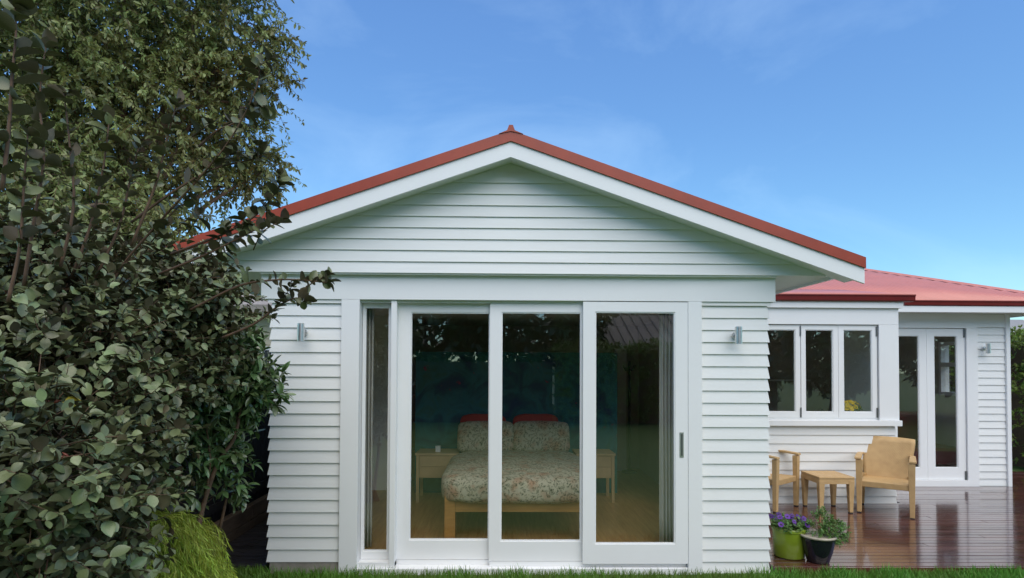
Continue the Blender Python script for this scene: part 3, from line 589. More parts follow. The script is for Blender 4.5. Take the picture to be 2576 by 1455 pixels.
def finish(pl, root, tpl, m1, m2=None, nparts=0, score=None, twig_mat='twig', stuff='foliage'):
    P, Dv, Nv, S, T_ = pl.arrays(); inv = np.array(root.location); two = m2 is not None
    idx = np.arange(len(P)); part = np.zeros(len(P), bool)
    if nparts and score is not None:
        sc_ = score(P, S); part[np.argsort(-sc_)[:nparts]] = True
    me = leaves_mesh(stuff, tpl, (P-inv)[~part], Dv[~part], Nv[~part], S[~part], T_[~part], two, m1, m2); o = link(stuff, me, None, root); tag(o, kind='stuff')
    if nparts:
        base = [leaves_mesh('leaf', tpl, np.zeros((1, 3)), np.array([[0, 1., 0]]), np.array([[0, 0, 1.]]), np.array([1.]), np.array([t]), two, m1, m2) for t in np.linspace(.05, .95, 7)]
        for i in np.where(part)[0]:
            d = Dv[i]/np.linalg.norm(Dv[i]); r_ = np.cross(d, Nv[i]); r_ = r_/max(np.linalg.norm(r_), 1e-6); n_ = np.cross(r_, d); s_ = S[i]; p = P[i]-inv
            lo = link('leaf', base[min(6, int(T_[i]*7))], None, root)
            lo.matrix_local = Matrix(((r_[0]*s_, d[0]*s_, n_[0]*s_, p[0]), (r_[1]*s_, d[1]*s_, n_[1]*s_, p[1]), (r_[2]*s_, d[2]*s_, n_[2]*s_, p[2]), (0, 0, 0, 1)))
    if pl.tw.v:
        pl.tw.v = [tuple(np.array(v)-inv) for v in pl.tw.v]; o = pl.tw.build('twigs', twig_mat, root, smooth=True); tag(o, kind='stuff')
def stem(root, pts, r0_, r1_, m='bark', name='stem'):
    q_ = bez(pts, 6); inv = np.array(root.location); MB().tube([p-inv for p in q_], list(np.linspace(r0_, r1_, len(q_))), 8).build(name, m, root, smooth=True); return q_
def in_view(P, S):     # largest as seen, inside the picture
    d = P-CAM; z = d@AX; x = PPX+FPX*(d@RX)/z; y = PPY-FPX*(d@UX)/z
    return np.where((z > .5) & (x > 0) & (x < 2576) & (y > 0) & (y < 1455), S/z, 0)

# ---- near shrub with broad oval leaves
SH = thing('broadleaf_shrub', 'dense shrub with oval grey green leaves, brown leaf undersides and long shoots', 'shrub', tuple(float(c) for c in (-1.72, -2.5, GZ)))
ps = Plant(); b0 = np.array(SH.location)
def sp(x, y, dep): return oD(x, y, dep)
def to(x, y, dep, k=.5):      # a stem from the base to a pixel at a given depth
    e = sp(x, y, dep); m_ = b0*(1-k)+e*k+np.array([rng.uniform(-.08, .08), rng.uniform(-.05, .05), .12]); return [b0+np.array([rng.uniform(-.12, .12), rng.uniform(-.12, .12), 0]), m_, e]
stems = []
for p in ((150, 1150, 2.7), (215, 1240, 2.55), (330, 900, 3.45), (80, 800, 2.6), (420, 860, 3.65), (120, 650, 2.8), (290, 1080, 3.2), (60, 1250, 2.15)): stems.append(stem(SH, to(*p), .026, .011))
# long shoots traced against the sky and the wall
shoots = [([(270, 760, 2.8), (300, 680, 2.8), (400, 560, 2.75), (500, 450, 2.7), (580, 350, 2.65), (640, 235, 2.6), (655, 165, 2.6)], 20),
          ([(430, 640, 2.9), (560, 590, 2.9), (640, 545, 2.9), (690, 490, 2.9), (712, 455, 2.9)], 16), ([(400, 690, 2.9), (520, 640, 2.9), (600, 600, 2.9), (680, 560, 2.9)], 13),
          ([(480, 780, 3.0), (600, 720, 3.0), (690, 705, 3.0), (760, 705, 3.0), (825, 712, 3.0)], 17), ([(560, 850, 3.1), (640, 815, 3.1), (700, 770, 3.1), (745, 750, 3.1), (765, 760, 3.1)], 13),
          ([(5, 480, 1.95), (22, 330, 1.95), (30, 200, 1.95), (40, 90, 1.95), (38, 20, 1.95)], 16), ([(330, 560, 2.7), (440, 480, 2.7), (540, 425, 2.7), (640, 400, 2.7), (660, 385, 2.7)], 13),
          ([(180, 700, 2.5), (230, 560, 2.5), (260, 420, 2.5), (275, 300, 2.5)], 13), ([(500, 370, 2.75), (545, 330, 2.75), (590, 310, 2.75), (640, 275, 2.75)], 8),
          ([(60, 720, 2.2), (85, 560, 2.2), (110, 400, 2.2), (100, 250, 2.2), (115, 120, 2.2)], 20), ([(150, 680, 2.4), (185, 520, 2.4), (175, 360, 2.4), (160, 230, 2.4)], 17), ([(330, 620, 2.6), (390, 470, 2.6), (420, 350, 2.6), (445, 260, 2.6)], 15), ([(20, 760, 2.1), (50, 620, 2.1), (60, 470, 2.1), (70, 340, 2.1)], 16), ([(240, 700, 2.6), (300, 570, 2.6), (330, 440, 2.6), (350, 370, 2.6)], 14)]
for pts, n_ in shoots:
    q_ = bez([sp(*p) for p in pts], 4); big = pts[0][2] < 2; ps.twig(q_, .007, int(n_*1.5), .095 if big else .068, up=.5, spread=.66, jit=.25, tuft=3, tint=.35, start=.02 if big else .3, tri=6)
for (x, y, dp) in ((655, 165, 2.6), (640, 270, 2.65), (510, 325, 2.7), (600, 300, 2.7), (560, 400, 2.7), (640, 388, 2.7), (600, 405, 2.7), (702, 462, 2.9), (660, 520, 2.9), (610, 575, 2.9), (560, 590, 2.9), (650, 600, 2.9), (690, 565, 2.9), (800, 705, 3.0), (720, 740, 3.1), (450, 520, 2.75), (400, 585, 2.75), (490, 560, 2.8), (550, 640, 2.95)):
    q_ = sp(x, y, dp); o_ = unit(np.array([.5, rng.uniform(-.4, .2), .6])+rng.normal(0, .25, 3)); ps.twig([q_-o_*.07, q_, q_+o_*.05], .004, 6, .068, up=.35, spread=.7, jit=.3, tuft=3, tint=.15)
# leaf mass
vols = [(110, 800, 2.65, .36), (300, 820, 3.4, .42), (430, 775, 3.6, .33), (110, 1020, 2.5, .40), (270, 1010, 3.3, .38), (400, 930, 3.6, .32), (60, 1310, 2.2, .30), (200, 1270, 2.6, .26), (250, 1150, 3.1, .30), (20, 1150, 2.0, .24), (505, 800, 3.8, .25), (120, 1400, 2.5, .28), (40, 690, 2.6, .20), (330, 690, 3.5, .20), (170, 700, 3.2, .22), (-140, 860, 2.7, .36), (-130, 1200, 2.4, .36)]
for (x, y, dp, r_) in vols:
    c = sp(x, y, dp); nt_ = int(560*r_*r_/.16)
    for i in range(int(nt_*.62)):
        o_ = unit(rng.normal(0, 1, 3)); p = c+o_*r_*rng.uniform(.45, 1.0)**.6*np.array([1, 1, .95]); d = unit(o_*.8+np.array([0, -.15, .45])+rng.normal(0, .35, 3)); l_ = rng.uniform(.12, .24)
        mid_ = p+d*l_*.5+rng.normal(0, .012, 3); ps.twig([p, mid_, p+d*l_-np.array([0, 0, .02])], .0032, int(rng.integers(4, 9)), .057, up=.75, spread=.75, jit=.25, tuft=2)
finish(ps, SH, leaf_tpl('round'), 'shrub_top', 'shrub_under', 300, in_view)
bud = None
for i in range(70):
    x, y, dp, r_ = vols[int(rng.integers(0, len(vols)))]; p = sp(x, y, dp)+unit(rng.normal(0, 1, 3)*np.array([1, .6, 1])-np.array([0, .7, 0]))*r_*1.02
    for k_ in range(3):
        if bud is None: o = MB().lathe([(.0, 0), (.004, .004), (.005, .012), (.0, .026)], 6).build('bud', 'red_bud', SH, smooth=True); bud = o.data
        else: o = link('bud', bud, None, SH)
        o.location = Vector(p-b0)+Vector(rng.normal(0, .011, 3)); o.rotation_euler = tuple(rng.uniform(-1.2, 1.2, 3))
for (x, y, dp) in ((150, 1018, 2.05), (163, 1012, 2.05), (265, 752, 2.5)):
    me = leaves_mesh('yellow_leaf', leaf_tpl('round'), (sp(x, y, dp)-b0)[None], rng.normal(0, 1, (1, 3)), np.array([[0., -.7, .7]]), np.array([.05]), np.array([.5]), False, 'yellow_leaf'); tag(link('yellow_leaf', me, None, SH), 'yellowed leaf')

# ---- shrub with long drooping leaves by the passage
CS = thing('glossy_shrub', 'dark glossy shrub with long drooping leaves beside the timber edging', 'shrub', (-2.25, -1.0, GZ))
pc = Plant(); b0 = np.array(CS.location)
stem(CS, [b0, sp(492, 1360, 4.1), sp(512, 1270, 4.15), sp(548, 1165, 4.2), sp(590, 1100, 4.25), sp(610, 1000, 4.3)], .022, .010, 'twig'); stem(CS, [b0+np.array([.1, .1, 0]), sp(540, 1385, 4.4), sp(560, 1300, 4.4), sp(575, 1230, 4.45)], .018, .007, 'twig')
stem(CS, [b0+np.array([-.15, 0, 0]), sp(410, 1350, 4.0), sp(405, 1180, 4.1), sp(430, 1020, 4.2)], .024, .010); stem(CS, [sp(512, 1270, 4.15), sp(528, 1170, 4.1), sp(520, 1080, 4.1)], .010, .005, 'twig')
for (x, y, dp, r_) in ((560, 960, 4.35, .30), (650, 975, 4.45, .15), (530, 1080, 4.35, .24), (480, 1010, 4.25, .33), (430, 1150, 4.15, .30), (562, 1225, 4.45, .11), (570, 870, 4.5, .20), (500, 880, 4.3, .30), (590, 1010, 4.45, .20), (575, 1150, 4.45, .10)):
    c = sp(x, y, dp)
    for i in range(int(210*r_*r_/.1)):
        o_ = unit(rng.normal(0, 1, 3)); p = c+o_*r_*rng.uniform(.3, 1.0)**.5; d = unit(o_*.7+np.array([.1, -.2, .35])+rng.normal(0, .3, 3)); l_ = rng.uniform(.06, .14)
        pc.twig([p, p+d*l_], .003, int(rng.integers(2, 4)), .105, up=.9, spread=.8, jit=.25, tuft=4, droop=.35)
finish(pc, CS, leaf_tpl('long'), 'camellia_leaf', None, 220, in_view)

# ---- feathery lime green mound
LF = thing('feathery_plant', 'bright lime feathery mound of fine drooping fronds under the shrubs', 'plant', (-2.05, -1.35, GZ))
pf = Plant(); b0 = np.array(LF.location)
for (x, y, dp, r_, n_) in ((335, 1460, 3.75, .38, 620), (385, 1345, 4.0, .20, 260), (320, 1390, 3.7, .28, 240), (300, 1330, 3.5, .24, 140)):
    c = sp(x, y, dp)
    for i in range(n_):
        a = rng.uniform(0, 2*math.pi); rr_ = r_*math.sqrt(rng.uniform(0, 1))*.8; o_ = np.array([math.cos(a), math.sin(a), 0]); p = c+o_*rr_+np.array([0, 0, r_*.6*(1-(rr_/r_)**2)-.1+rng.uniform(-.02, .05)]); o_ = unit(o_+np.array([.4, -.3, 0]))
        l_ = rng.uniform(.20, .38); q_ = [p, p+o_*l_*.35+np.array([0, 0, .05]), p+o_*l_*.7+np.array([0, 0, .02]), p+o_*l_*.95-np.array([0, 0, .07]), p+o_*l_*1.05-np.array([0, 0, .16])]
        pf.twig(q_, .0016, 34, .055, up=.6, spread=.32, jit=.14, tuft=2, droop=.25, start=.05, tri=3, tint=rng.uniform(.45, 1) if y > 1350 else rng.uniform(0, .6))
finish(pf, LF, leaf_tpl('needle'), 'lime_frond', None, twig_mat='lime_frond')

# ---- tall tree
TR = thing('tall_tree', 'tall tree with small drooping olive green leaves rising above the roof edge', 'tree', (-5.0, 2.0, GZ))
pt_ = Plant(); b0 = np.array(TR.location)
trunk = stem(TR, [b0, b0+np.array([.1, 0, 1.6]), b0+np.array([.35, -.1, 2.8]), b0+np.array([.4, 0, 4.4])], .16, .06, 'bark', 'trunk')
tv = [(300, 60, 7.2, 1.15), (120, 220, 6.6, 1.2), (330, 330, 6.9, 1.0), (520, 60, 7.6, .85), (490, 250, 7.4, .75), (560, 160, 7.5, .58), (565, 370, 7.9, .45), (615, 450, 8.1, .22), (640, 210, 7.6, .30), (660, 420, 8.0, .26), (150, 480, 6.6, .95), (330, 510, 7.0, .50), (300, -180, 7.2, 1.4), (60, -50, 6.6, 1.2), (560, -120, 7.5, .6), (200, 640, 6.8, .75), (655, 100, 7.6, .22), (510, 440, 7.8, .30), (50, 590, 6.4, .7), (260, 600, 6.7, .6), (0, 330, 6.2, .8), (-60, 120, 6.2, .9), (230, 520, 5.6, .45), (60, 440, 5.8, .5), (420, 575, 6.4, .22)]
for (x, y, dp, r_) in tv:
    c = sp(x, y, dp); s0 = trunk[int(rng.integers(9, len(trunk)))]; q_ = stem(TR, [s0, s0*.45+c*.55+np.array([0, 0, .15]), c+rng.normal(0, .1, 3)], .045, .010, 'bark', 'limb')
    for i in range(int(330*r_*r_)+20):
        o_ = unit(rng.normal(0, 1, 3)); p = c+o_*r_*rng.uniform(.15, 1.0)**.45*np.array([1, 1, .9]); d = unit(o_*.8+np.array([.15, 0, -.15])+rng.normal(0, .35, 3)); l_ = rng.uniform(.22, .48)
        pt_.twig([p, p+d*l_*.5+np.array([0, 0, .02]), p+d*l_-np.array([0, 0, .10])], .004, int(rng.integers(20, 32)), .074, up=.55, spread=.65, jit=.42, tuft=2, droop=.45, start=.05, tri=3)
for pts in ([(640, 190, 7.6), (690, 195, 7.6), (730, 205, 7.6), (762, 208, 7.6)], [(650, 470, 8), (690, 480, 8), (705, 500, 8)], [(620, 60, 7.6), (670, 80, 7.6), (690, 95, 7.6)], [(640, 280, 7.6), (665, 292, 7.6), (672, 300, 7.6)], [(650, 395, 8), (690, 390, 8), (700, 400, 8)]):
    for k_ in range(4): q_ = [sp(x, y+rng.uniform(-8, 8), d_) for x, y, d_ in pts]; pt_.twig(q_, .004, 26, .074, up=.55, spread=.6, jit=.4, tuft=2, droop=.45)
finish(pt_, TR, leaf_tpl('thin'), 'tree_leaf', None, 120, in_view)
print('LEAVES', *[sum(len(q_) for q_ in z_.P) for z_ in (ps, pc, pf, pt_)])

# ------------------------------------------------------------------ grass
def grass(name, boxes, n, label):
    P = []
    for (x0, x1, y0, y1, wgt) in boxes: P.append(np.column_stack([rng.uniform(x0, x1, int(n*wgt)), rng.uniform(y0, y1, int(n*wgt)), np.full(int(n*wgt), GZ)]))
    P = np.vstack(P); k = len(P); Dv = np.column_stack([rng.normal(0, .28, k), rng.normal(0, .28, k), np.ones(k)]); Nv = unit(rng.normal(0, 1, (k, 3))*np.array([1, 1, .1]))
    cl = .55+.45*np.sin(P[:, 0]*7.3+np.sin(P[:, 0]*2.1)*3); S = rng.uniform(.035, .10, k)*(.8+.3*cl); T_ = np.clip(.35*cl+rng.uniform(0, .55, k)+.25*(P[:, 0] > 2.3), 0, 1)
    v = np.array([(-.045, 0, 0), (.045, 0, 0), (.03, .55, -.06), (-.03, .55, -.06), (.004, 1, -.22), (-.004, 1, -.22)], float)
    o = link(name, leaves_mesh(name, (v, [(0, 1, 2, 3), (3, 2, 4, 5)]), P, Dv, Nv, S, T_, False, 'grass_blade'), None); tag(o, label, 'grass', kind='stuff')
grass('grass', [(-3.2, 5.2, -.55, -.075, .62), (-3.2, 8.0, -1.1, -.5, .2), (-2.66, XL-.04, -.12, .0, .02), (2.42, 8.0, -.5, -.05, .25)], 42000, 'green lawn grass growing up against the house and deck')

# ------------------------------------------------------------------ pots and their plants
gx, gy = oZ(1992, 1413, 0); gpos = (gx+.05, gy+.15, 0.0)
gp_ = thing('flower_pot', 'lime green glazed cylindrical pot filled with purple pansies', 'pot', gpos)
smooth_by_angle(MB().lathe([(.125, .004), (.133, .012), (.142, .24), (.150, .243), (.152, .268), (.146, .274), (.136, .272), (.134, .235), (.0, .232)], 40).build('pot_body', 'green_glaze', gp_), 50)
MB().lathe([(.0, .233), (.133, .236), (.10, .246), (.0, .25)], 24).build('soil', 'soil', gp_, smooth=True)
pp = Plant(); b0 = np.array(gpos)
PN = thing('pansy_plant', 'purple pansies blooming in the lime green pot', 'plant', (gpos[0], gpos[1], .235))
for i in range(210):
    a = rng.uniform(0, 6.283); r_ = .15*math.sqrt(rng.uniform(0, 1)); p = b0+np.array([math.cos(a)*r_, math.sin(a)*r_, .245]); o_ = np.array([math.cos(a)*r_*2.6, math.sin(a)*r_*2.6, 1])
    l_ = rng.uniform(.03, .11); pp.twig([p, p+unit(o_)*l_], .0014, 4, .036, up=.8, spread=.8, jit=.3, tuft=2, tri=3)
finish(pp, PN, leaf_tpl('diamond'), 'herb_leaf', None, twig_mat='herb_leaf')
def flower_mesh():
    b = MB(); n = 5
    for k_ in range(n):
        a = 2*math.pi*k_/n+.3; ca, sa = math.cos(a), math.sin(a); pr = []
        for (u, w_) in ((.0, .003), (.010, .011), (.019, .011), (.023, .004)): pr.append((u, w_))
        for (u, w_), (u2, w2) in zip(pr, pr[1:]):
            z1, z2 = u*.25+.0006*k_, u2*.25+.0006*k_
            b.add([(ca*u-sa*-w_, sa*u+ca*-w_, z1), (ca*u-sa*w_, sa*u+ca*w_, z1), (ca*u2-sa*w2, sa*u2+ca*w2, z2), (ca*u2-sa*-w2, sa*u2+ca*-w2, z2)], [(0, 1, 2, 3)])
    return b
fm = None; cm = None
for i in range(25):
    a = rng.uniform(0, 6.283); r_ = .17*math.sqrt(rng.uniform(.05, 1)); dirv = Vector((math.cos(a)*r_*2.5, math.sin(a)*r_*2.5-.65, .75)).normalized()
    if fm is None: o = flower_mesh().build('flower', 'petal', PN, smooth=True); fm = o.data
    else: o = link('flower', fm, None, PN)
    o.location = (math.cos(a)*r_, math.sin(a)*r_-.01, .075+rng.uniform(.0, .075)); o.rotation_euler = dirv.to_track_quat('Z', 'Y').to_euler(); s_ = rng.uniform(.75, 1.15); o.scale = (s_, s_, s_)
    if cm is None: c_ = MB().lathe([(.0, .002), (.008, .0045), (.003, .0055), (.0, .006)], 8).build('flower_centre', 'petal_dark', o); cm = c_.data
    else: c_ = link('flower_centre', cm, None, o)
bxp, byp = oZ(2070, 1424, 0); bpos = (bxp+.02, byp+.115, 0.0)
bp_ = thing('flower_pot', 'black glazed tapered pot with pale rim at the deck edge', 'pot', bpos)
smooth_by_angle(MB().lathe([(.085, .0), (.092, .006), (.118, .09), (.136, .17), (.144, .222), (.130, .222), (.0, .19)], 40).build('pot_body', 'black_glaze', bp_), 50)
smooth_by_angle(MB().lathe([(.130, .2225), (.1445, .2225), (.154, .228), (.156, .238), (.150, .245), (.134, .243), (.129, .232)], 40).build('rim', 'pale_rim', bp_), 60)
MB().lathe([(.0, .20), (.128, .205), (.08, .214), (.0, .216)], 24).build('soil', 'soil', bp_, smooth=True)
HPt = thing('herb_plant', 'leafy green herb leaning over the rim of the black pot', 'plant', (bpos[0], bpos[1], .205)); ph = Plant(); b0 = np.array(HPt.location)
for i in range(280):
    if i < 110: c = np.array([.04, .0, .10]); r_ = np.array([.075, .07, .14])
    else: c = np.array([.135, -.02, .06]); r_ = np.array([.085, .07, .085])
    o_ = unit(rng.normal(0, 1, 3)); e = b0+c+o_*r_*rng.uniform(.5, 1)**.6; s0 = b0+np.array([.03, 0, .01]); l_ = rng.uniform(.03, .06); d = unit(o_+np.array([0, 0, .4]))
    ph.twig([e, e+d*l_], .0013, 6, .026, up=.7, spread=.75, jit=.3, tuft=3, tri=3, tint=rng.uniform(.3, 1))
for e in ((.04, 0, .2), (.07, .02, .15), (.15, -.02, .08), (.2, -.02, .05), (.0, .01, .12)): ph.tw.tube([b0+np.array([.02, 0, 0]), b0+np.array(e)*.5+np.array([.01, 0, .03]), b0+np.array(e)], [.004, .003, .002], 5)
finish(ph, HPt, leaf_tpl('diamond'), 'herb_leaf', None, twig_mat='herb_leaf')

# ------------------------------------------------------------------ bedroom furniture
def superell(name, m, parent, a, b, c, e1=.35, e2=.35, n=40, k=20, zcut=None, wr=0., loc=(0, 0, 0), seed=0):
    vs = []; fs = []; sg = lambda q_, e: math.copysign(abs(q_)**e, q_)
    for j in range(k+1):
        et = -math.pi/2+math.pi*j/k
        for i in range(n):
            om = 2*math.pi*i/n; x = a*sg(math.cos(et), e1)*sg(math.cos(om), e2); y = b*sg(math.cos(et), e1)*sg(math.sin(om), e2); z = c*sg(math.sin(et), e1)
            w_ = wr*(math.sin(x*17+seed)*math.sin(y*13+seed*2)+.6*math.sin(x*31+y*23+seed)); z += w_; y += w_*.5
            vs.append((x, y, z))
    for j in range(k):
        for i in range(n): fs.append((j*n+i, j*n+(i+1) % n, (j+1)*n+(i+1) % n, (j+1)*n+i))
    o = MB().add(vs, fs).build(name, m, parent, smooth=True); o.location = loc; return o
bl = oY(1118, 1300, .40)[0]; bxc = (oY(1102, 1230, .40)[0]+oY(1509, 1230, .40)[0])/2; bw = bxc-bl
fyb = .40; zr0, zr1 = oY(1290, 1289, fyb)[1], oY(1290, 1257, fyb)[1]
BD = thing('bed', 'oak double bed frame with square legs facing the sliding doors', 'bed', (bxc, fyb, FZ))
for sx in (-1, 1):
    for yy in (0, 1.98): boxp('leg', 'oak', BD, *(sorted((sx*bw, sx*(bw-.10)))), yy, yy+.09, 0, zr1-FZ+.03, bevel=.004)
    boxp('side_rail', 'oak', BD, *(sorted((sx*(bw-.01), sx*(bw-.035)))), .091, 1.979, zr0-FZ, zr1-FZ)
boxp('foot_rail', 'oak', BD, -bw+.101, bw-.101, .012, .05, zr0-FZ, zr1-FZ+.02); boxp('headboard', 'oak', BD, -bw, bw, 2.075, 2.11, .1, .75)
boxp('mattress', 'white_gloss', BD, -bw+.04, bw-.04, .055, 2.04, zr1-FZ-.02, .53, bevel=.03)
dv = tag(superell('duvet', 'duvet', None, .765, .93, .150, .42, .30, 64, 26, wr=.008, loc=(bxc, fyb+.835, .572), seed=1), 'patterned beige and red duvet draped over the oak bed', 'duvet')
for k_, pxm in enumerate((1222, 1362)):
    x_, z_ = oY(pxm, 1098, 2.14); o = superell('pillow', 'duvet', None, .355, .205, .085, .7, .28, 36, 14, wr=.005, seed=k_+3); o.rotation_euler = (R(62), 0, 0); o.location = (x_, 2.16, z_-.012)
    tag(o, 'patterned pillow on the bed next to the '+('small white box side' if k_ == 0 else 'open white door side'), 'pillow', 'patterned pillows on the bed')
for k_, pxm in enumerate((1215, 1348)):
    x_, z_ = oY(pxm, 1062, 2.36); o = superell('cushion', 'red_cushion', None, .30, .16, .06, .6, .5, 28, 12, wr=.004, seed=k_+7); o.rotation_euler = (R(72), 0, R(-4+8*k_)); o.location = (x_, 2.37, z_-.055)
    tag(o, 'red cushion behind the pillow next to the '+('small white box side' if k_ == 0 else 'open white door side'), 'cushion', 'red cushions on the bed')
def nightstand(x0, x1, y, label):
    w_ = x1-x0; t = thing('nightstand', label, 'nightstand', ((x0+x1)/2, y, FZ), group='pale timber nightstands'); h = oY(1100, 1141, y)[1]-FZ
    for sx in (-1, 1):
        for yy in (0, .36): boxp('leg', 'pale_wood', t, *(sorted((sx*w_/2, sx*(w_/2-.035)))), yy, yy+.035, 0, h-.025)
    boxp('top', 'pale_wood', t, -w_/2-.012, w_/2+.012, -.012, .41, h-.024, h, bevel=.003); boxp('body', 'pale_wood', t, -w_/2+.036, w_/2-.036, .010, .39, h-.30, h-.0245)
    for k_ in range(2): boxp('drawer', 'pale_wood', t, -w_/2+.042, w_/2-.042, .0, .0095, h-.160+k_*.0-.135*k_, h-.032-.132*k_, bevel=.001)
nightstand(oY(1047, 1140, 2.02)[0], oY(1150, 1140, 2.02)[0], 2.02, 'pale timber nightstand with a small white box on top'); nightstand(oY(1452, 1140, 2.02)[0], oY(1546, 1140, 2.02)[0], 2.02, 'pale timber nightstand beside the open white inner door')
x_, z_ = oY(1102, 1138, 2.15); t = thing('small_box', 'small white box standing on the nightstand', 'box', (x_, 2.15, oY(1100, 1141, 2.02)[1])); boxp('box_body', 'white_gloss', t, -.03, .03, -.03, .03, .0005, .06, bevel=.003); boxp('lid', 'white_gloss', t, -.032, .032, -.032, .032, .0605, .075, bevel=.003)
# amber timber bookcase made up to stand in for the glow past the partition
x_, z_ = oY(1038, 966, 3.0); BC = thing('standin_bookcase', 'made-up amber timber bookcase with white top behind the painted partition', 'standin_bookcase', (x_-.12, 3.0, FZ))
boxp('side_panel', 'oak', BC, -.2, -.17, 0, .3, 0, z_-FZ-.02); boxp('side_panel', 'oak', BC, .17, .2, 0, .3, 0, z_-FZ-.02); boxp('top', 'white_gloss', BC, -.21, .21, -.01, .31, z_-FZ-.019, z_-FZ+.02)
for k_ in range(4): boxp('shelf', 'oak', BC, -.169, .169, .005, .295, .08+k_*.38, .105+k_*.38)
boxp('back_panel', 'oak', BC, -.169, .169, .296, .302, .01, z_-FZ-.02)
x_, y_ = oZ(1583, 1189, FZ); CT = thing('coat_stand', 'slim black coat stand on the bedroom floor beside the inner door', 'coat stand', (x_, y_, FZ))
MB().lathe([(.0, 0), (.12, 0), (.12, .02), (.03, .05), (.0, .05)], 24).build('base', 'charcoal', CT, smooth=False); MB().tube([(0, 0, .04), (0, 0, 1.75)], .018, 10).build('pole', 'charcoal', CT, smooth=True)
for k_ in range(4):
    a = k_*math.pi/2+.4; MB().tube([(0, 0, 1.62), (.07*math.cos(a), .07*math.sin(a), 1.60), (.12*math.cos(a), .12*math.sin(a), 1.68)], .008, 6).build('hook', 'charcoal', CT, smooth=True)
def curtain(x0, x1, y, z0, z1, label, waves):
    vs = []; fs = []; n = waves*8
    for j in range(9):
        z = z0+(z1-z0)*j/8
        for i in range(n+1):
            u = i/n; a = u*waves*2*math.pi; vs.append((x0+(x1-x0)*u+.010*math.sin(a*2), y+.028*math.sin(a)*(1+.25*math.sin(j*.7+u*5)), z))
    for j in range(8):
        for i in range(n): a = j*(n+1)+i; fs.append((a, a+1, a+n+2, a+n+1))
    o = MB().add(vs, fs).build('curtain', 'curtain', None, smooth=True); o.modifiers.new('t', 'SOLIDIFY').thickness = .003; tag(o, label, 'curtain', 'pleated bedroom curtains')
curtain(px(1660, .24), px(1712, .24), .25, FZ+.01, 2.36, 'pale pleated curtain drawn aside behind the sliding door with the handle', 6)
curtain(px(905, .26), px(938, .26), .27, FZ+.01, 2.36, 'pale pleated curtain bunched behind the narrow side light', 4)

# ------------------------------------------------------------------ kitchen contents
SO = thing('sofa', 'dark red leather sofa inside the French doors', 'sofa', (6.75, 4.55, .03))
boxp('seat', 'red_leather', SO, -.95, .72, -.42, .3, .15, .42, bevel=.04); boxp('back', 'red_leather', SO, -.95, .72, .301, .52, .15, .95, bevel=.05); boxp('arm', 'red_leather', SO, -1.13, -.951, -.42, .52, .1, .64, bevel=.04)
for sx in (-1.05, .6):
    for yy in (-.38, .44): boxp('leg', 'charcoal', SO, sx, sx+.05, yy, yy+.05, 0, .149)
tx = boxp('throw_cushion', 'white_gloss', None, 6.15, 6.6, 4.2, 4.45, .455, .56, bevel=.03); tag(tx, 'pale folded throw lying on the dark red sofa', 'throw')
BN = thing('kitchen_bench', 'pale kitchen bench under the bifold kitchen window', 'bench', (3.7, K1+.35, .03)); boxp('cabinet', 'dark_room', BN, -1.2, 1.2, -.2, .3, 0, .94); boxp('worktop', 'charcoal', BN, -1.22, 1.22, -.24, .32, .941, .98)
wb0 = .98+.03
x_, z_ = oY(2145, 1030, K1+.2); FV = thing('flower_vase', 'vase of yellow flowers standing inside the kitchen window', 'vase', (x_, K1+.26, wb0))
smooth_by_angle(MB().lathe([(.035, 0), (.05, .05), (.045, .12), (.03, .16), (.035, .175), (.0, .17)], 20).build('vase_body', 'white_gloss', FV))
pm_ = None
for i in range(38):
    o_ = Vector(rng.normal(0, 1, 3)); o_.z = abs(o_.z); o_.normalize()
    if pm_ is None: o = flower_mesh().build('flower', 'yellow_petal', FV, smooth=True); pm_ = o.data
    else: o = link('flower', pm_, None, FV)
    o.location = Vector((0, 0, .19))+Vector((o_.x*.12, o_.y*.09, o_.z*.085)); o.rotation_euler = (o_+Vector((0, -.5, .2))).to_track_quat('Z', 'Y').to_euler(); s_ = rng.uniform(1.1, 1.6); o.scale = (s_,)*3
pv = Plant(); b0 = np.array(FV.location)
for i in range(40):
    o_ = unit(rng.normal(0, 1, 3)*np.array([1, 1, .5])); p = b0+np.array([0, 0, .18])+o_*np.array([.08, .06, .04]); pv.twig([p, p+o_*.05], .001, 4, .035, tuft=1, tri=3)
finish(pv, FV, leaf_tpl('diamond'), 'herb_leaf', None, twig_mat='herb_leaf')
x_, _ = oY(2078, 1030, K1+.2); KT = thing('kettle', 'dark kettle standing on the bench behind the kitchen window', 'kettle', (x_, K1+.30, wb0))
smooth_by_angle(MB().lathe([(.07, 0), (.078, .03), (.07, .11), (.045, .15), (.015, .155), (.018, .175), (.0, .18)], 24).build('kettle_body', 'charcoal', KT)); MB().tube([(.06, 0, .05), (.10, 0, .09), (.13, 0, .14)], [.018, .014, .010], 8).build('spout', 'charcoal', KT, smooth=True); MB().tube([(-.065, 0, .04), (-.12, 0, .07), (-.11, 0, .13), (-.05, 0, .15)], .009, 8).build('handle', 'charcoal', KT, smooth=True)
x_, z_ = oY(2168, 900, 3.6); boxp('column', 'trim_paint', H, x_-.13, x_+.13, 3.9, 4.05, .03, 2.62)
x_, z_ = oY(2050, 985, 5.5); PF = thing('kitchen_shelf', 'thin wall shelf on the dark back wall of the kitchen', 'shelf', (x_, 6.98, 0)); boxp('board', 'trim_paint', PF, -.6, .6, -.2, 0, 1.45, 1.48); boxp('bracket', 'charcoal', PF, -.5, -.46, -.18, 0, 1.30, 1.449); boxp('bracket', 'charcoal', PF, .46, .5, -.18, 0, 1.30, 1.449)

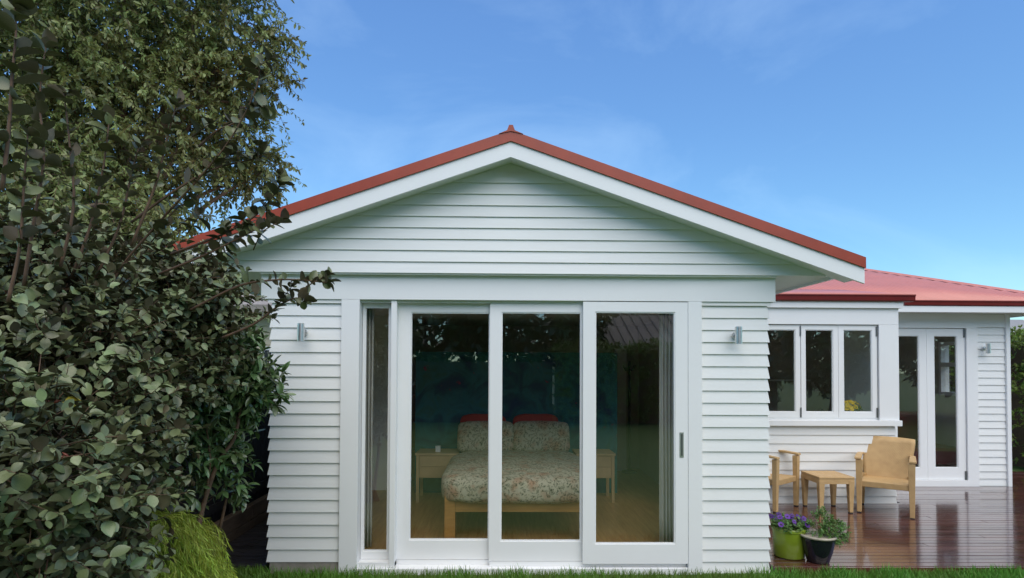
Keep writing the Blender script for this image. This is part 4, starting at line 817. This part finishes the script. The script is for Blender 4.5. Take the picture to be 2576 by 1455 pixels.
# ------------------------------------------------------------------ surroundings
def bush_mass(pl, n, fn, size, l=(.08, .16), nl=6, tuft=3):
    for i in range(n):
        p, o_ = fn(); d = unit(o_+rng.normal(0, .4, 3)); l_ = rng.uniform(*l); pl.twig([p, p+d*l_], .003, nl, size, up=.6, spread=.75, jit=.3, tuft=tuft, tri=3)
def box_surface(x0, x1, y0, y1, z0, z1, faces):
    def f():
        s_ = faces[int(rng.integers(0, len(faces)))]; p = np.array([rng.uniform(x0, x1), rng.uniform(y0, y1), rng.uniform(z0, z1)]); o_ = np.zeros(3)
        if s_ == 'x0': p[0] = x0; o_[0] = -1
        if s_ == 'x1': p[0] = x1; o_[0] = 1
        if s_ == 'y0': p[1] = y0; o_[1] = -1
        if s_ == 'y1': p[1] = y1; o_[1] = 1
        if s_ == 'z1': p[2] = z1; o_[2] = 1
        lump = .14*math.sin(p[0]*2.9)*math.sin(p[1]*2.3+p[2]*2.7)
        return p+o_*(lump+rng.uniform(-.2, .05)), o_+np.array([0, 0, .3])
    return f
HG = thing('hedge', 'bright green leafy hedge standing beyond the end of the deck', 'hedge', (10.2, 7.0, GZ)); ph_ = Plant()
bush_mass(ph_, 4200, box_surface(9.2, 11.0, 4.7, 10.0, .0, 2.35, ['x0', 'y0', 'y0', 'z1']), .085)
finish(ph_, HG, leaf_tpl('diamond'), 'hedge_leaf'); MB().box(-.75, .75, -2.0, 2.8, .0, 2.2).build('inner_branches', 'twig', HG)
NB = thing('neighbour_house', 'cream boarded neighbouring house glimpsed behind the leafy shrub', 'house', (-7.0, 8.0, GZ))
for i in range(22): MB().hexa([(-3.6, -PB, i*.14), (3.2, -PB, i*.14), (3.2, 0, i*.14), (-3.6, 0, i*.14)], [(-3.6, -PT, i*.14+.14), (3.2, -PT, i*.14+.14), (3.2, 0, i*.14+.14), (-3.6, 0, i*.14+.14)]).build('weatherboard', 'cream_board', NB)
boxp('wall', 'cream_board', NB, -3.59, 3.19, .001, 5, 0, 3.08); boxp('fascia', 'tile_roof', NB, -4.0, 3.6, -.45, -.42, 2.92, 3.10); MB().prismx([(-.45, 3.10), (2.5, 4.3), (5.5, 3.1)], -4.0, 3.6).build('roof', 'tile_roof', NB)
wn = boxp('window', 'trim_paint', NB, 1.6, 2.6, -.07, -.036, .95, 2.2); MB().add([(1.68, -.072, 1.03), (2.52, -.072, 1.03), (2.52, -.072, 2.12), (1.68, -.072, 2.12)], [(0, 1, 2, 3)]).build('pane', 'charcoal', wn)
NR = thing('neighbour_garage', 'grey roofed neighbouring garage seen over the hedge at the deck end', 'garage', (14.0, 13, GZ)); boxp('wall', 'grey_roof', NR, -4, 4, 0, 4, 0, 2.7); MB().prismx([(-.4, 2.6), (2, 3.5), (4.4, 2.6)], -4.3, 4.3).build('roof', 'grey_roof', NR)
# garden behind the camera, seen in the glass
NH = thing('tile_roof_house', 'low house with a hipped tile roof beyond the hedge, mirrored in the glass', 'house', (6.5, -17.0, GZ))
boxp('wall', 'cream_board', NH, -4.2, 5, -6, 0, 0, 2.45)
b = MB(); b.add([(-4.7, .5, 2.4), (5.5, .5, 2.4), (5.5, -6.5, 2.4), (-4.7, -6.5, 2.4), (-1.4, -3, 4.0), (2.2, -3, 4.0)], [(0, 1, 5, 4), (1, 2, 5), (2, 3, 4, 5), (3, 0, 4)]); rf = b.build('roof', 'tile_roof', NH)
for k_ in range(26):
    x = -4.6+k_*.4; u = 0; zt = 2.42; lim_ = min((x+4.7)/3.3, (5.5-x)/3.3, 1.0)
    if lim_ > .05: MB().tube([(x, .48, 2.43), (x, .5-3.5*lim_, 2.43+1.6*lim_)], .035, 5).build('tile_row', 'grey_roof', rf)
H2 = thing('clipped_hedge', 'clipped garden hedge mirrored in the sliding door glass', 'hedge', (5.0, -13.4, GZ)); p2 = Plant()
bush_mass(p2, 2600, box_surface(1.6, 11.0, -13.9, -13.0, .0, 2.3, ['y1', 'y1', 'z1']), .13, (.1, .2), 5, 2); finish(p2, H2, leaf_tpl('diamond'), 'hedge_leaf'); MB().box(-3.3, 5.9, -.4, .3, 0, 2.2).build('inner_branches', 'twig', H2)
F2 = thing('board_fence', 'tall brown board fence mirrored in the sliding door glass', 'fence', (-4.5, -13.0, GZ))
pal = None
for i in range(84):
    if pal is None: o = MB().box(-.0735, .0735, -.012, .012, 0, 1.9).build('paling', 'brown_fence', F2); pal = o.data
    else: o = link('paling', pal, None, F2)
    o.location = (-6.3+i*.148, 0, random.uniform(-.02, .02))
for zz in (.4, 1.5): boxp('rail', 'brown_fence', F2, -6.4, 6.1, -.06, -.013, zz, zz+.09)
for k_, (x, y, hgt, r_) in enumerate(((-7.5, -16, 4.4, 3.2), (-3.0, -16.5, 4.5, 3.2), (.9, -16.8, 4.7, 3.2), (5.5, -24.5, 4.6, 3.2), (12.5, -12, 3.6, 2.9), (17, -9, 3.8, 2.9))):
    tr = thing('garden_tree', ['spreading dark garden tree behind the long fence, mirrored in the side light', 'dark garden tree behind the fence, mirrored in the glass left of the bed', 'dark garden tree behind the fence, mirrored in the glass over the pillows', 'tall dark garden tree rising behind the tile roof house', 'dark garden tree beyond the hedge, mirrored in the kitchen window', 'dark garden tree beyond the deck, mirrored in the French doors'][k_], 'tree', (x, y, GZ), group='garden trees mirrored in the glass')
    pl = Plant(); b0 = np.array(tr.location); stem(tr, [b0, b0+np.array([.1, 0, 1.5]), b0+np.array([0, 0, hgt])], .18, .05, 'bark', 'trunk'); c = b0+np.array([0, 0, hgt])
    for i in range(1300):
        o_ = unit(rng.normal(0, 1, 3)); p = c+o_*r_*rng.uniform(.4, 1)**.5*np.array([1, 1, .9]); d = unit(o_+rng.normal(0, .4, 3)); pl.twig([p, p+d*.4], .006, 7, .36, up=.6, spread=.7, jit=.3, tuft=2, tri=3)
    finish(pl, tr, leaf_tpl('diamond'), 'camellia_leaf')
